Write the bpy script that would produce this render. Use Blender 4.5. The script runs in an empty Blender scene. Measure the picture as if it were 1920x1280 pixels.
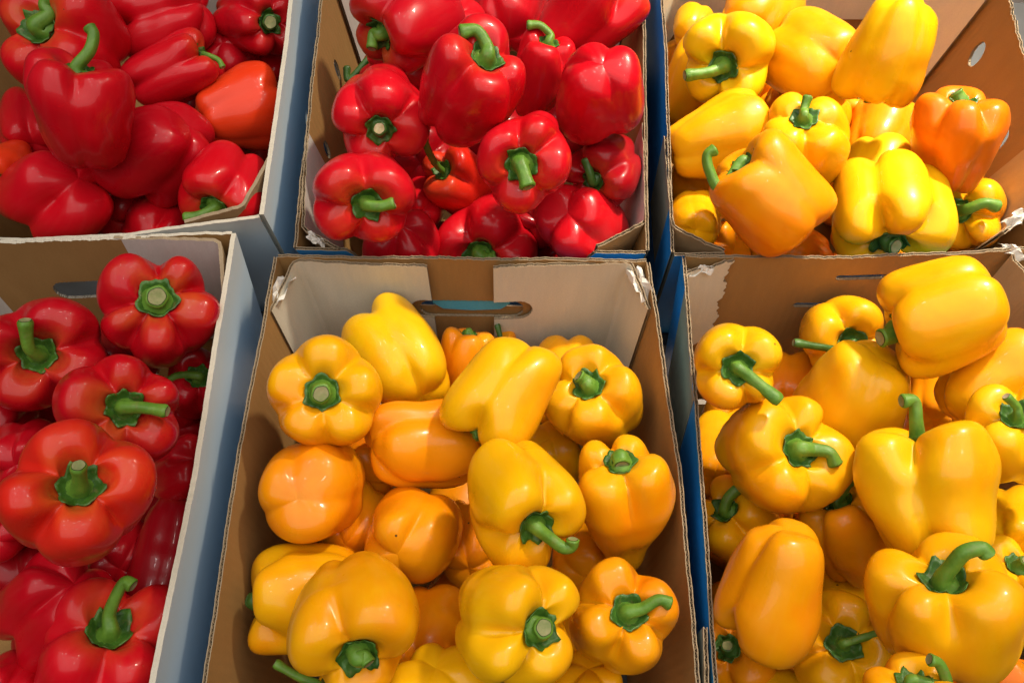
import bpy, math, random
import numpy as np
from mathutils import Vector

scene = bpy.context.scene
col = scene.collection
R = math.radians

# ------------------------------------------------------------------ camera
RIM = 0.25                      # height of the front boxes' rims above the shelf
F = 1520.0                      # focal length in photograph pixels (1920 wide)
PITCH = R(59.6)
CAM = np.array([0.0, 0.0, RIM + 0.524])
FW = np.array([0, math.cos(PITCH), -math.sin(PITCH)])
UP = np.array([0, math.sin(PITCH), math.cos(PITCH)])
RT = np.array([1.0, 0, 0])
cam = bpy.data.cameras.new('camera')
cam.sensor_width = 36
cam.lens = F / 1920 * 36
cam.clip_start = 0.02
cam.clip_end = 60
camo = bpy.data.objects.new('camera', cam)
camo.location = CAM
camo.rotation_euler = (math.pi / 2 - PITCH, 0, 0)
col.objects.link(camo)
scene.camera = camo

# ------------------------------------------------------------------ light: a shop hall, lamps overhead
world = bpy.data.worlds.new('World')
scene.world = world
world.use_nodes = True
bg = world.node_tree.nodes['Background']
bg.inputs[0].default_value = (1.0, 0.93, 0.86, 1)
bg.inputs[1].default_value = 0.02


def lamp(name, loc, target, sx, sy, power, color, spread=180):
    l = bpy.data.lights.new(name, 'AREA')
    l.shape = 'RECTANGLE'
    l.size = sx
    l.size_y = sy
    l.energy = power
    l.color = color
    l.spread = R(spread)
    o = bpy.data.objects.new(name, l)
    o.location = loc
    o.rotation_euler = (Vector(target) - Vector(loc)).to_track_quat('-Z', 'Y').to_euler()
    col.objects.link(o)
    return o


lamp('ceiling_panel', (0.1, -0.35, 3.0), (0.1, 0.25, 0), 5.0, 4.0, 128, (1, 0.95, 0.89))
for (lx, ly, lz, e, c) in ((-1.0, 0.9, 2.3, 2.8, (1, 0.96, 0.92)), (-0.45, 1.15, 2.3, 2.6, (1, 0.95, 0.90)), (-0.75, 0.40, 2.3, 2.0, (1, 0.96, 0.92)),
                          (0.35, 0.85, 2.3, 2.4, (1, 0.94, 0.86)), (0.55, 1.25, 2.3, 2.4, (1, 0.93, 0.84)),
                          (1.0, 0.8, 2.3, 4.2, (1, 0.92, 0.80)), (-0.6, -0.2, 2.4, 1.4, (1, 0.95, 0.90)), (0.8, -0.1, 2.4, 3.4, (1, 0.94, 0.84))):
    lamp('ceiling_lamp', (lx, ly, lz), (lx * 0.3, 0.4, 0), 0.08, 0.15, e * 0.50, c)
lamp('spot_lamp', (1.0, 1.3, 1.9), (0.40, 0.60, 0.15), 0.16, 0.11, 7, (1, 0.88, 0.68), 40)

scene.view_settings.view_transform = 'Standard'
scene.view_settings.look = 'None'
scene.view_settings.gamma = 1
scene.view_settings.use_curve_mapping = False
scene.view_settings.exposure = -0.15
scene.cycles.use_denoising = True
scene.cycles.max_bounces = 6
scene.cycles.diffuse_bounces = 2
scene.cycles.glossy_bounces = 3


# ------------------------------------------------------------------ materials
def new_mat(name):
    m = bpy.data.materials.new(name)
    m.use_nodes = True
    nt = m.node_tree
    return m, nt, nt.nodes['Principled BSDF']


def nd(nt, t, **kw):
    n = nt.nodes.new(t)
    for k, v in kw.items():
        setattr(n, k, v)
    return n


def mixc(nt, fac, a, b, blend='MIX'):
    n = nt.nodes.new('ShaderNodeMix')
    n.data_type = 'RGBA'
    n.blend_type = blend
    for sock, val in ((n.inputs[0], fac), (n.inputs[6], a), (n.inputs[7], b)):
        if hasattr(val, 'links') or hasattr(val, 'is_linked'):
            nt.links.new(val, sock)
        else:
            sock.default_value = val if not isinstance(val, tuple) else (*val, 1) if len(val) == 3 else val
    return n.outputs[2]


def noise(nt, scale, detail=3, vec=None, rough=0.5):
    n = nd(nt, 'ShaderNodeTexNoise')
    n.inputs['Scale'].default_value = scale
    n.inputs['Detail'].default_value = detail
    n.inputs['Roughness'].default_value = rough
    if vec is not None:
        nt.links.new(vec, n.inputs['Vector'])
    return n.outputs[0]


def ramp(nt, fac, lo, hi):
    n = nd(nt, 'ShaderNodeMapRange')
    n.inputs[1].default_value = lo
    n.inputs[2].default_value = hi
    nt.links.new(fac, n.inputs[0])
    return n.outputs[0]


def mat_pepper():
    m, nt, b = new_mat('pepper_skin')
    oi = nd(nt, 'ShaderNodeObjectInfo')
    tc = nd(nt, 'ShaderNodeTexCoord')
    # every pepper gets its own piece of the noise
    off = nd(nt, 'ShaderNodeVectorMath', operation='ADD')
    sc = nd(nt, 'ShaderNodeVectorMath', operation='SCALE')
    comb = nd(nt, 'ShaderNodeCombineXYZ')
    for i in range(3):
        nt.links.new(oi.outputs['Random'], comb.inputs[i])
    nt.links.new(comb.outputs[0], sc.inputs[0])
    sc.inputs['Scale'].default_value = 37
    nt.links.new(tc.outputs['Object'], off.inputs[0])
    nt.links.new(sc.outputs[0], off.inputs[1])
    v = off.outputs[0]
    # streaks running from stem to tip
    at = nd(nt, 'ShaderNodeAttribute', attribute_name='skin')
    flush = mixc(nt, 1.0, oi.outputs['Color'], (1.0, 0.62, 0.55), 'MULTIPLY')
    f1 = ramp(nt, noise(nt, 12, 4, v, 0.6), 0.45, 0.74)
    c = mixc(nt, f1, oi.outputs['Color'], flush)
    streak = ramp(nt, noise(nt, 3.0, 4, at.outputs['Vector'], 0.6), 0.45, 0.8)
    pale = mixc(nt, 0.28, oi.outputs['Color'], (1.0, 0.9, 0.8), 'SCREEN')
    sm = nd(nt, 'ShaderNodeMath', operation='MULTIPLY')
    nt.links.new(streak, sm.inputs[0])
    sm.inputs[1].default_value = 0.03
    c = mixc(nt, sm.outputs[0], c, pale)
    tp_ = nd(nt, 'ShaderNodeAttribute', attribute_name='tpos')
    near = ramp(nt, tp_.outputs['Fac'], 0.30, 0.06)
    nb = ramp(nt, noise(nt, 20, 4, v, 0.65), 0.40, 0.68)
    mu = nd(nt, 'ShaderNodeMath', operation='MULTIPLY')
    nt.links.new(near, mu.inputs[0])
    nt.links.new(nb, mu.inputs[1])
    mu2 = nd(nt, 'ShaderNodeMath', operation='MULTIPLY')
    nt.links.new(mu.outputs[0], mu2.inputs[0])
    nt.links.new(oi.outputs['Random'], mu2.inputs[1])
    blush = mixc(nt, 0.35, oi.outputs['Color'], (0.62, 0.46, 0.03))
    c = mixc(nt, mu2.outputs[0], c, blush)
    # few tiny brown freckles
    vo = nd(nt, 'ShaderNodeTexVoronoi')
    vo.inputs['Scale'].default_value = 26
    vo.inputs['Randomness'].default_value = 1
    nt.links.new(v, vo.inputs['Vector'])
    lt = nd(nt, 'ShaderNodeMath', operation='LESS_THAN')
    nt.links.new(vo.outputs['Distance'], lt.inputs[0])
    lt.inputs[1].default_value = 0.022
    c = mixc(nt, lt.outputs[0], c, (0.12, 0.05, 0.01))
    sn = noise(nt, 34, 6, v, 0.75)
    scar = ramp(nt, sn, 0.735, 0.76)
    sf = nd(nt, 'ShaderNodeMath', operation='MULTIPLY')
    nt.links.new(scar, sf.inputs[0])
    sf.inputs[1].default_value = 0.45
    c = mixc(nt, sf.outputs[0], c, (0.55, 0.36, 0.16))
    nt.links.new(c, b.inputs['Base Color'])
    rr = nd(nt, 'ShaderNodeMapRange')
    rr.inputs[1].default_value = 0.3
    rr.inputs[2].default_value = 0.7
    rr.inputs[3].default_value = 0.24
    rr.inputs[4].default_value = 0.42
    nt.links.new(noise(nt, 30, 3, v), rr.inputs[0])
    nt.links.new(rr.outputs[0], b.inputs['Roughness'])
    b.inputs['IOR'].default_value = 1.30
    b.inputs['Subsurface Weight'].default_value = 0.04
    b.inputs['Subsurface Radius'].default_value = (1.0, 0.4, 0.1)
    b.inputs['Subsurface Scale'].default_value = 0.006
    b.inputs['Coat Weight'].default_value = 0.30
    b.inputs['Coat Roughness'].default_value = 0.06
    b.inputs['Coat IOR'].default_value = 1.4
    bp = nd(nt, 'ShaderNodeBump')
    bp.inputs['Strength'].default_value = 0.12
    bp.inputs['Distance'].default_value = 0.0025
    add = nd(nt, 'ShaderNodeMath', operation='ADD')
    nt.links.new(noise(nt, 42, 2, v), add.inputs[0])
    mm = nd(nt, 'ShaderNodeMath', operation='MULTIPLY')
    nt.links.new(noise(nt, 420, 2, v), mm.inputs[0])
    mm.inputs[1].default_value = 0.09
    nt.links.new(mm.outputs[0], add.inputs[1])
    nt.links.new(add.outputs[0], bp.inputs['Height'])
    nt.links.new(bp.outputs[0], b.inputs['Normal'])
    return m


def mat_green(name, c1, c2, rough=0.45, dry=0.0):
    m, nt, b = new_mat(name)
    tc = nd(nt, 'ShaderNodeTexCoord')
    f = ramp(nt, noise(nt, 90, 4, tc.outputs['Object'], 0.6), 0.32, 0.68)
    c = mixc(nt, f, c1, c2)
    if dry:
        g = nd(nt, 'ShaderNodeMath', operation='MULTIPLY')
        nt.links.new(ramp(nt, noise(nt, 140, 5, tc.outputs['Object'], 0.7), 0.56, 0.70), g.inputs[0])
        g.inputs[1].default_value = dry
        c = mixc(nt, g.outputs[0], c, (0.20, 0.15, 0.05))
    nt.links.new(c, b.inputs['Base Color'])
    b.inputs['Roughness'].default_value = rough
    b.inputs['Subsurface Weight'].default_value = 0.08
    b.inputs['Subsurface Radius'].default_value = (0.4, 1.0, 0.1)
    b.inputs['Subsurface Scale'].default_value = 0.003
    bp = nd(nt, 'ShaderNodeBump')
    bp.inputs['Strength'].default_value = 0.35
    bp.inputs['Distance'].default_value = 0.002
    nt.links.new(noise(nt, 160, 4, tc.outputs['Object']), bp.inputs['Height'])
    nt.links.new(bp.outputs[0], b.inputs['Normal'])
    return m


def mat_board(name, c1, c2, rough=0.8, flute=True, spec=0.25):
    """kraft or white lined board: mottled fibres, faint lines of the flutes below the liner"""
    m, nt, b = new_mat(name)
    uv = nd(nt, 'ShaderNodeAttribute', attribute_name='board')       # (s, z, 0) in metres
    tc = nd(nt, 'ShaderNodeTexCoord')
    st = nd(nt, 'ShaderNodeVectorMath', operation='MULTIPLY')
    st.inputs[1].default_value = (1.0, 0.25, 1.0)
    nt.links.new(uv.outputs['Vector'], st.inputs[0])
    f = ramp(nt, noise(nt, 55, 5, st.outputs[0], 0.65), 0.3, 0.72)
    c = mixc(nt, f, c1, c2)
    fine = ramp(nt, noise(nt, 700, 3, uv.outputs['Vector']), 0.3, 0.7)
    ff = nd(nt, 'ShaderNodeMath', operation='MULTIPLY')
    nt.links.new(fine, ff.inputs[0])
    ff.inputs[1].default_value = 0.25
    c = mixc(nt, ff.outputs[0], c, tuple(x * 0.62 for x in c1))
    nt.links.new(c, b.inputs['Base Color'])
    b.inputs['Roughness'].default_value = rough
    b.inputs['Specular IOR Level'].default_value = spec
    wv = nd(nt, 'ShaderNodeTexWave', wave_type='BANDS', bands_direction='X')
    wv.inputs['Scale'].default_value = 45
    wv.inputs['Distortion'].default_value = 0.6
    nt.links.new(uv.outputs['Vector'], wv.inputs['Vector'])
    ad = nd(nt, 'ShaderNodeMath', operation='MULTIPLY_ADD')
    nt.links.new(noise(nt, 24, 4, uv.outputs['Vector']), ad.inputs[0])
    ad.inputs[1].default_value = 5.0
    nt.links.new(wv.outputs[1], ad.inputs[2])
    bp = nd(nt, 'ShaderNodeBump')
    bp.inputs['Strength'].default_value = 0.22
    bp.inputs['Distance'].default_value = 0.0006
    nt.links.new(ad.outputs[0], bp.inputs['Height'])
    nt.links.new(bp.outputs[0], b.inputs['Normal'])
    return m


def mat_print(name, top, mid, low, z1, z2, rough=0.38):
    """printed outer liner: bands of print colour from the rim downwards, scuffed"""
    m, nt, b = new_mat(name)
    uv = nd(nt, 'ShaderNodeAttribute', attribute_name='board')
    sp = nd(nt, 'ShaderNodeSeparateXYZ')
    nt.links.new(uv.outputs['Vector'], sp.inputs[0])
    n1 = nd(nt, 'ShaderNodeMath', operation='MULTIPLY_ADD')
    nt.links.new(noise(nt, 9, 3, uv.outputs['Vector']), n1.inputs[0])
    n1.inputs[1].default_value = 0.02
    nt.links.new(sp.outputs[1], n1.inputs[2])
    a = ramp(nt, n1.outputs[0], z1 + 0.01, z1 - 0.025 + 0.01)
    c = mixc(nt, a, top, mid)
    a2 = ramp(nt, n1.outputs[0], z1 - 0.01, z2)
    c = mixc(nt, a2, c, low)
    sc = ramp(nt, noise(nt, 130, 5, uv.outputs['Vector'], 0.7), 0.60, 0.74)
    s2 = nd(nt, 'ShaderNodeMath', operation='MULTIPLY')
    nt.links.new(sc, s2.inputs[0])
    s2.inputs[1].default_value = 0.22
    c = mixc(nt, s2.outputs[0], c, (0.55, 0.52, 0.47))
    nt.links.new(c, b.inputs['Base Color'])
    b.inputs['Roughness'].default_value = rough
    b.inputs['Specular IOR Level'].default_value = 0.4
    return m


M = {}
M['pepper'] = mat_pepper()
M['stem'] = mat_green('stem_green', (0.072, 0.185, 0.012), (0.14, 0.285, 0.028), 0.5, 0.35)
M['stem_dark'] = mat_green('stem_dark_green', (0.025, 0.085, 0.010), (0.055, 0.14, 0.02))
M['calyx'] = mat_green('calyx_green', (0.020, 0.075, 0.006), (0.062, 0.165, 0.014), 0.5, 0.6)
M['cut'] = mat_green('cut_stem_end', (0.16, 0.20, 0.06), (0.34, 0.30, 0.15), 0.8)
M['cut_dry'] = mat_green('dry_stem_end', (0.30, 0.22, 0.10), (0.52, 0.45, 0.28), 0.9)
M['kraft'] = mat_board('kraft_liner', (0.385, 0.215, 0.074), (0.345, 0.188, 0.062))
M['kraft_pale'] = mat_board('pale_kraft_liner', (0.52, 0.38, 0.22), (0.45, 0.32, 0.175))
M['edge'] = mat_board('kraft_cut_edge', (0.34, 0.26, 0.17), (0.27, 0.20, 0.12))
M['edge_pale'] = mat_board('pale_cut_edge', (0.60, 0.55, 0.45), (0.53, 0.48, 0.38))
M['core'] = mat_board('kraft_fluting', (0.30, 0.21, 0.12), (0.24, 0.16, 0.09))
M['white'] = mat_board('white_liner', (0.70, 0.65, 0.53), (0.64, 0.59, 0.475))
M['white_red_bounce'] = mat_board('red_bounce_white_liner', (0.66, 0.62, 0.57), (0.60, 0.56, 0.51))  # white liner with the red peppers' reflected light put into its colour
M['paper'] = mat_board('torn_paper', (0.74, 0.71, 0.65), (0.66, 0.62, 0.55))
M['blue'] = mat_print('blue_print', (0.03, 0.30, 0.64), (0.028, 0.30, 0.64), (0.026, 0.28, 0.62), -0.03, -0.14)
M['navy'] = mat_print('navy_print', (0.01, 0.09, 0.28), (0.01, 0.10, 0.30), (0.01, 0.09, 0.28), -0.03, -0.14)
M['sky'] = mat_print('pale_blue_print', (0.78, 0.78, 0.74), (0.70, 0.79, 0.85), (0.50, 0.69, 0.85), -0.014, -0.18)
M['tab_blue'] = mat_board('blue_tab', (0.09, 0.40, 0.56), (0.13, 0.47, 0.62), 0.5)


def plain(name, c, rough=0.6, scale=60):
    m, nt, b = new_mat(name)
    tc = nd(nt, 'ShaderNodeTexCoord')
    f = ramp(nt, noise(nt, scale, 4, tc.outputs['Object']), 0.3, 0.7)
    nt.links.new(mixc(nt, f, c, tuple(x * 0.75 for x in c)), b.inputs['Base Color'])
    b.inputs['Roughness'].default_value = rough
    return m


M['shelf'] = plain('dark_shelf', (0.035, 0.035, 0.04), 0.5)
M['floor'] = plain('shop_floor', (0.62, 0.50, 0.42), 0.35, 3)
M['brick'] = plain('terracotta_tile', (0.55, 0.22, 0.13), 0.5, 20)
M['grey'] = plain('grey_metal', (0.40, 0.38, 0.37), 0.4, 20)


# ------------------------------------------------------------------ mesh helpers
def mesh_obj(name, verts, faces, mat, parent=None, smooth=True, fmat=None, mats=None, attr=None, tpos=None):
    me = bpy.data.meshes.new(name)
    me.from_pydata([tuple(v) for v in verts], [], faces)
    for m in (mats or [mat]):
        me.materials.append(m)
    if fmat is not None:
        me.polygons.foreach_set('material_index', fmat)
    if smooth:
        me.polygons.foreach_set('use_smooth', [True] * len(me.polygons))
    if attr is not None:
        a = me.attributes.new(attr[0], 'FLOAT_VECTOR', 'POINT')
        a.data.foreach_set('vector', np.asarray(attr[1], dtype=np.float32).ravel())
    if tpos is not None:
        a = me.attributes.new('tpos', 'FLOAT', 'POINT')
        a.data.foreach_set('value', np.asarray(tpos, dtype=np.float32).ravel())
    me.update()
    o = bpy.data.objects.new(name, me)
    col.objects.link(o)
    if parent is not None:
        o.parent = parent
    return o


def thing(name, label, cat, loc, group=None):
    o = bpy.data.objects.new(name, None)
    o.empty_display_size = 0.02
    o.location = loc
    o['label'] = label
    o['category'] = cat
    if group:
        o['group'] = group
    col.objects.link(o)
    return o


def ray(u, v):
    return FW * F + RT * (u - 960.0) - UP * (v - 640.0)


class Plane:
    """rim plane of a row of boxes"""
    def __init__(self, y0, z0, tilt):
        t = R(tilt)
        self.O = np.array([0, y0, z0])
        self.ex = np.array([1.0, 0, 0])
        self.ey = np.array([0, math.cos(t), math.sin(t)])
        self.N = np.array([0, -math.sin(t), math.cos(t)])

    def world(self, x, y, z):
        return self.O + self.ex * x + self.ey * y + self.N * z

    def hit(self, u, v, h=0.0):
        d = ray(u, v)
        s = ((self.O + self.N * h - CAM) @ self.N) / (d @ self.N)
        P = CAM + d * s - self.O
        return np.array([P @ self.ex, P @ self.ey])

    def depth(self, u, v, h):
        d = ray(u, v)
        return ((self.O + self.N * h - CAM) @ self.N) / (d @ self.N) * F


FRONT = Plane(0.0, RIM, 0)
BACK = Plane(0.395, RIM - 0.004, 10)


def catmull(P, n):
    P = np.asarray(P, float)
    Q = np.vstack([2 * P[0] - P[1], P, 2 * P[-1] - P[-2]])
    out = []
    m = len(P) - 1
    for k in range(n):
        x = k / (n - 1) * m
        i = min(int(x), m - 1)
        t = x - i
        a, b, c, d = Q[i], Q[i + 1], Q[i + 2], Q[i + 3]
        out.append(0.5 * ((2 * b) + (-a + c) * t + (2 * a - 5 * b + 4 * c - d) * t * t + (-a + 3 * b - 3 * c + d) * t ** 3))
    return np.array(out)


def resample(path, step, rnd=0.0025):
    """polyline with rounded corners, sampled evenly"""
    P = [np.asarray(p, float) for p in path]
    Q = [P[0]]
    for i in range(1, len(P) - 1):
        a, b, c = P[i - 1], P[i], P[i + 1]
        la, lc = np.linalg.norm(a - b), np.linalg.norm(c - b)
        r = min(rnd, la * 0.4, lc * 0.4)
        p0, p1 = b + (a - b) / la * r, b + (c - b) / lc * r
        for t in (0, .25, .5, .75, 1):
            Q.append((1 - t) ** 2 * p0 + 2 * t * (1 - t) * b + t * t * p1)
    Q.append(P[-1])
    Q = np.array(Q)
    d = np.r_[0, np.cumsum(np.linalg.norm(np.diff(Q, axis=0), axis=1))]
    n = max(int(d[-1] / step), 4)
    s = np.linspace(0, d[-1], n + 1)
    return np.c_[np.interp(s, d, Q[:, 0]), np.interp(s, d, Q[:, 1])], s


class Box:
    def __init__(self, name, label, plane, quad, splay=0.40, depth=0.22):
        self.pl = plane
        self.quad = np.array(quad, float)
        self.c = self.quad.mean(0)
        self.depth = depth
        self.splay = splay
        self.root = thing(name, label, 'box', plane.world(self.c[0], self.c[1], -depth), 'open cardboard produce boxes')
        self.base = plane.world(self.c[0], self.c[1], -depth)

    def to_local(self, xy, z):
        k = 1 - self.splay * (-z)
        x = self.c[0] + (xy[..., 0] - self.c[0]) * k
        y = self.c[1] + (xy[..., 1] - self.c[1]) * k
        W = self.pl.O + x[..., None] * self.pl.ex + y[..., None] * self.pl.ey + z[..., None] * self.pl.N
        return W - self.base

    def board(self, name, path, inner, outer, top=None, bot=None, thick=0.0028, ragged=0.0004, seed=1,
              holes=(), flute=True, px=False, bulge=0.0, lean=None, label=None, zoff=0.0, bot_ragged=0.0, edge='edge', torn=0.0):
        """a board standing on its edge along a plan path (inner side to the left of the path).
        top/bot: (fraction of length, height relative to the rim) control points."""
        rng = random.Random(seed)
        if px:
            path = [self.pl.hit(*p) for p in path]
        path = [np.asarray(p, float) for p in path]
        pts, s = resample(path, 0.0025)
        Ltot = s[-1]
        if bulge:
            tdir = np.gradient(pts, axis=0)
            tdir /= np.linalg.norm(tdir, axis=1)[:, None]
            nn = np.c_[-tdir[:, 1], tdir[:, 0]]
            pts = pts - nn * (bulge * np.sin(np.pi * s / Ltot))[:, None]
        top = top or [(0, 0), (1, 0)]
        bot = bot or [(0, -self.depth), (1, -self.depth)]
        ph = [rng.uniform(0, 6.28) for _ in range(8)]

        def rag(sv, amp):
            return amp * (np.sin(sv * 310 + ph[0]) + 0.8 * np.sin(sv * 830 + ph[1]) + 0.6 * np.sin(sv * 1710 + ph[2])) + \
                amp * 1.5 * np.sin(sv * 60 + ph[3])

        def ztop(sv):
            return np.interp(sv / Ltot, [a for a, _ in top], [b for _, b in top]) + rag(sv, ragged) + zoff

        def zbot(sv):
            return np.interp(sv / Ltot, [a for a, _ in bot], [b for _, b in bot]) + rag(sv + .3, bot_ragged)

        def frame(sv):
            x = np.interp(sv, s, pts[:, 0])
            y = np.interp(sv, s, pts[:, 1])
            e = 0.004
            dx = np.interp(np.minimum(sv + e, Ltot), s, pts[:, 0]) - np.interp(np.maximum(sv - e, 0), s, pts[:, 0])
            dy = np.interp(np.minimum(sv + e, Ltot), s, pts[:, 1]) - np.interp(np.maximum(sv - e, 0), s, pts[:, 1])
            l = np.sqrt(dx * dx + dy * dy) + 1e-12
            return np.c_[x, y], np.c_[-dy / l, dx / l]

        sv = np.linspace(0, Ltot, max(int(Ltot / 0.004), 12) + 1)
        T = np.linspace(0, 1, 11 if not torn else 45)
        if torn:
            sv = np.unique(np.r_[sv, np.linspace(0, 0.012, 7)])
        for (hs, hz, ra, rz) in holes:
            sv = np.unique(np.r_[sv, np.linspace(hs * Ltot - ra - .001, hs * Ltot + ra + .001, 60)])
            zc = float(np.interp(hs * Ltot, sv, ztop(sv)))
            zl = float(np.interp(hs * Ltot, sv, zbot(sv)))
            T = np.unique(np.r_[T, np.linspace((zc - hz - rz - .001) / (zc - zl), (zc - hz + rz + .001) / (zc - zl), 44)])
        sv = sv[(sv >= 0) & (sv <= Ltot)]
        rows = len(T) - 1
        lt = 0.00065 if flute else thick / 2 - 0.00002
        V, FC, FM, AT = [], [], [], []

        def inside(a, z):
            for (hs, hz, ra, rz) in holes:
                # stadium: half length ra, half height rz
                d = max(abs(a - hs * Ltot) - (ra - rz), 0) if ra > rz else abs(a - hs * Ltot)
                if ra > rz:
                    if d * d + (z - hz) ** 2 < rz * rz:
                        return True
                else:
                    if (d / ra) ** 2 + ((z - hz) / rz) ** 2 < 1:
                        return True
            return False

        zt, zb = ztop(sv), zbot(sv)
        P, Nn = frame(sv)
        n = len(sv)
        Z = zt[None, :] * (1 - T[:, None]) + zb[None, :] * T[:, None]
        # snap grid vertices near a hole onto its outline
        S = np.repeat(sv[None, :], rows + 1, 0)
        PP, NN = np.repeat(P[None], rows + 1, 0), np.repeat(Nn[None], rows + 1, 0)
        if torn:      # ragged upright end where the liner was torn
            zz_ = Z[:, :1]
            sh = torn * (0.9 * np.sin(zz_ * 170 + ph[5]) + 0.6 * np.sin(zz_ * 420 + ph[6]) + 0.5 * np.sin(zz_ * 950 + ph[7]) + 1.4)
            S2 = np.clip(S + sh * np.exp(-S / 0.012), 0, Ltot)
            a_, b_ = frame(S2.ravel())
            PP, NN = a_.reshape(rows + 1, n, 2), b_.reshape(rows + 1, n, 2)
        keep = np.ones((rows, n - 1), bool)
        if holes:
            for i in range(rows):
                for j in range(n - 1):
                    if inside((sv[j] + sv[j + 1]) / 2, (Z[i, j] + Z[i + 1, j + 1]) / 2):
                        keep[i, j] = False
        for (t0, t1, mi) in ((0.0, lt, 0), (thick - lt, thick, 1)):
            base = len(V)
            for tt in (t0, t1):
                xy = PP - NN * tt
                W = self.to_local(xy, Z)
                V.extend(W.reshape(-1, 3))
                AT.extend(np.stack([S, Z, np.full_like(S, tt)], -1).reshape(-1, 3))
            g = n * (rows + 1)

            def idx(k, i, j):
                return base + k * g + i * n + j
            for i in range(rows):
                for j in range(n - 1):
                    if not keep[i, j]:
                        continue
                    FC.append((idx(0, i, j), idx(0, i + 1, j), idx(0, i + 1, j + 1), idx(0, i, j + 1)))
                    FM.append(0 if mi == 0 else 2)
                    FC.append((idx(1, i, j), idx(1, i, j + 1), idx(1, i + 1, j + 1), idx(1, i + 1, j)))
                    FM.append(1 if mi == 1 else 2)
            # rims of each liner (outer border and hole borders)
            for i in range(rows):
                for j in range(n - 1):
                    if not keep[i, j]:
                        continue
                    if i == 0 or not keep[i - 1, j]:
                        FC.append((idx(0, i, j), idx(0, i, j + 1), idx(1, i, j + 1), idx(1, i, j))); FM.append(2)
                    if i == rows - 1 or not keep[i + 1, j]:
                        FC.append((idx(0, i + 1, j), idx(1, i + 1, j), idx(1, i + 1, j + 1), idx(0, i + 1, j + 1))); FM.append(2)
                    if j == 0 or not keep[i, j - 1]:
                        FC.append((idx(0, i, j), idx(1, i, j), idx(1, i + 1, j), idx(0, i + 1, j))); FM.append(2)
                    if j == n - 2 or not keep[i, j + 1]:
                        FC.append((idx(0, i, j + 1), idx(0, i + 1, j + 1), idx(1, i + 1, j + 1), idx(1, i, j + 1))); FM.append(2)
        # walls of the holes between the two liners
        if holes:
            g = n * (rows + 1)

            def idx2(i, j, o):
                return i * n + j + (0 if o == 0 else 3 * g)
            for i in range(rows):
                for j in range(n - 1):
                    if keep[i, j]:
                        continue
                    for (di, dj, a, b) in ((-1, 0, (i, j), (i, j + 1)), (1, 0, (i + 1, j), (i + 1, j + 1)),
                                           (0, -1, (i, j), (i + 1, j)), (0, 1, (i, j + 1), (i + 1, j + 1))):
                        ii, jj = i + di, j + dj
                        if 0 <= ii < rows and 0 <= jj < n - 1 and keep[ii, jj]:
                            FC.append((idx2(*a, 0), idx2(*b, 0), idx2(*b, 1), idx2(*a, 1))); FM.append(2)
        o = mesh_obj(name, V, FC, None, self.root, smooth=False, fmat=FM, mats=[inner, outer, M[edge]], attr=('board', AT))
        if label:
            o['label'] = label
        if flute:
            per = 0.0034
            fs = np.arange(0, Ltot, per / 6)
            fp, fn = frame(fs)
            amp = (thick - 2 * lt) / 2 - 0.0001
            wave = np.sin(fs / per * 2 * np.pi + ph[4])
            ftop = ztop(fs) - 0.0007 - 0.0006 * (np.sin(fs * 900 + ph[5]) > 0.6)
            V, FC, AT = [], [], []
            m = len(fs)
            for (dt, dz) in ((-0.00022, 0), (0.00022, 0), (0.00022, -0.006), (-0.00022, -0.006)):
                xy = fp - fn * (thick / 2 + wave * amp + dt)[:, None]
                zz = np.maximum(ftop + dz, zbot(fs))
                V.extend(self.to_local(xy, zz))
                AT.extend(np.c_[fs, zz, fs * 0])
            for k in range(4):
                for j in range(m - 1):
                    FC.append((k * m + j, ((k + 1) % 4) * m + j, ((k + 1) % 4) * m + j + 1, k * m + j + 1))
            mesh_obj('corrugated_core', V, FC, M['core'], o, smooth=False, attr=('board', AT))
        return o

    def floor(self):
        q = self.quad
        V, FC, AT = [], [], []
        k = 1 - self.splay * self.depth
        for dz in (0.003, 0.0):
            for p in q:
                pp = self.c + (p - self.c) * (k - 0.04)
                V.append(self.pl.world(pp[0], pp[1], -self.depth + dz) - self.base)
                AT.append((pp[0], pp[1], 0))
        FC = [(0, 1, 2, 3), (7, 6, 5, 4)] + [(i, i + 4, (i + 1) % 4 + 4, (i + 1) % 4) for i in range(4)]
        mesh_obj('bottom', V, FC, M['kraft'], self.root, smooth=False, attr=('board', AT))


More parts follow.
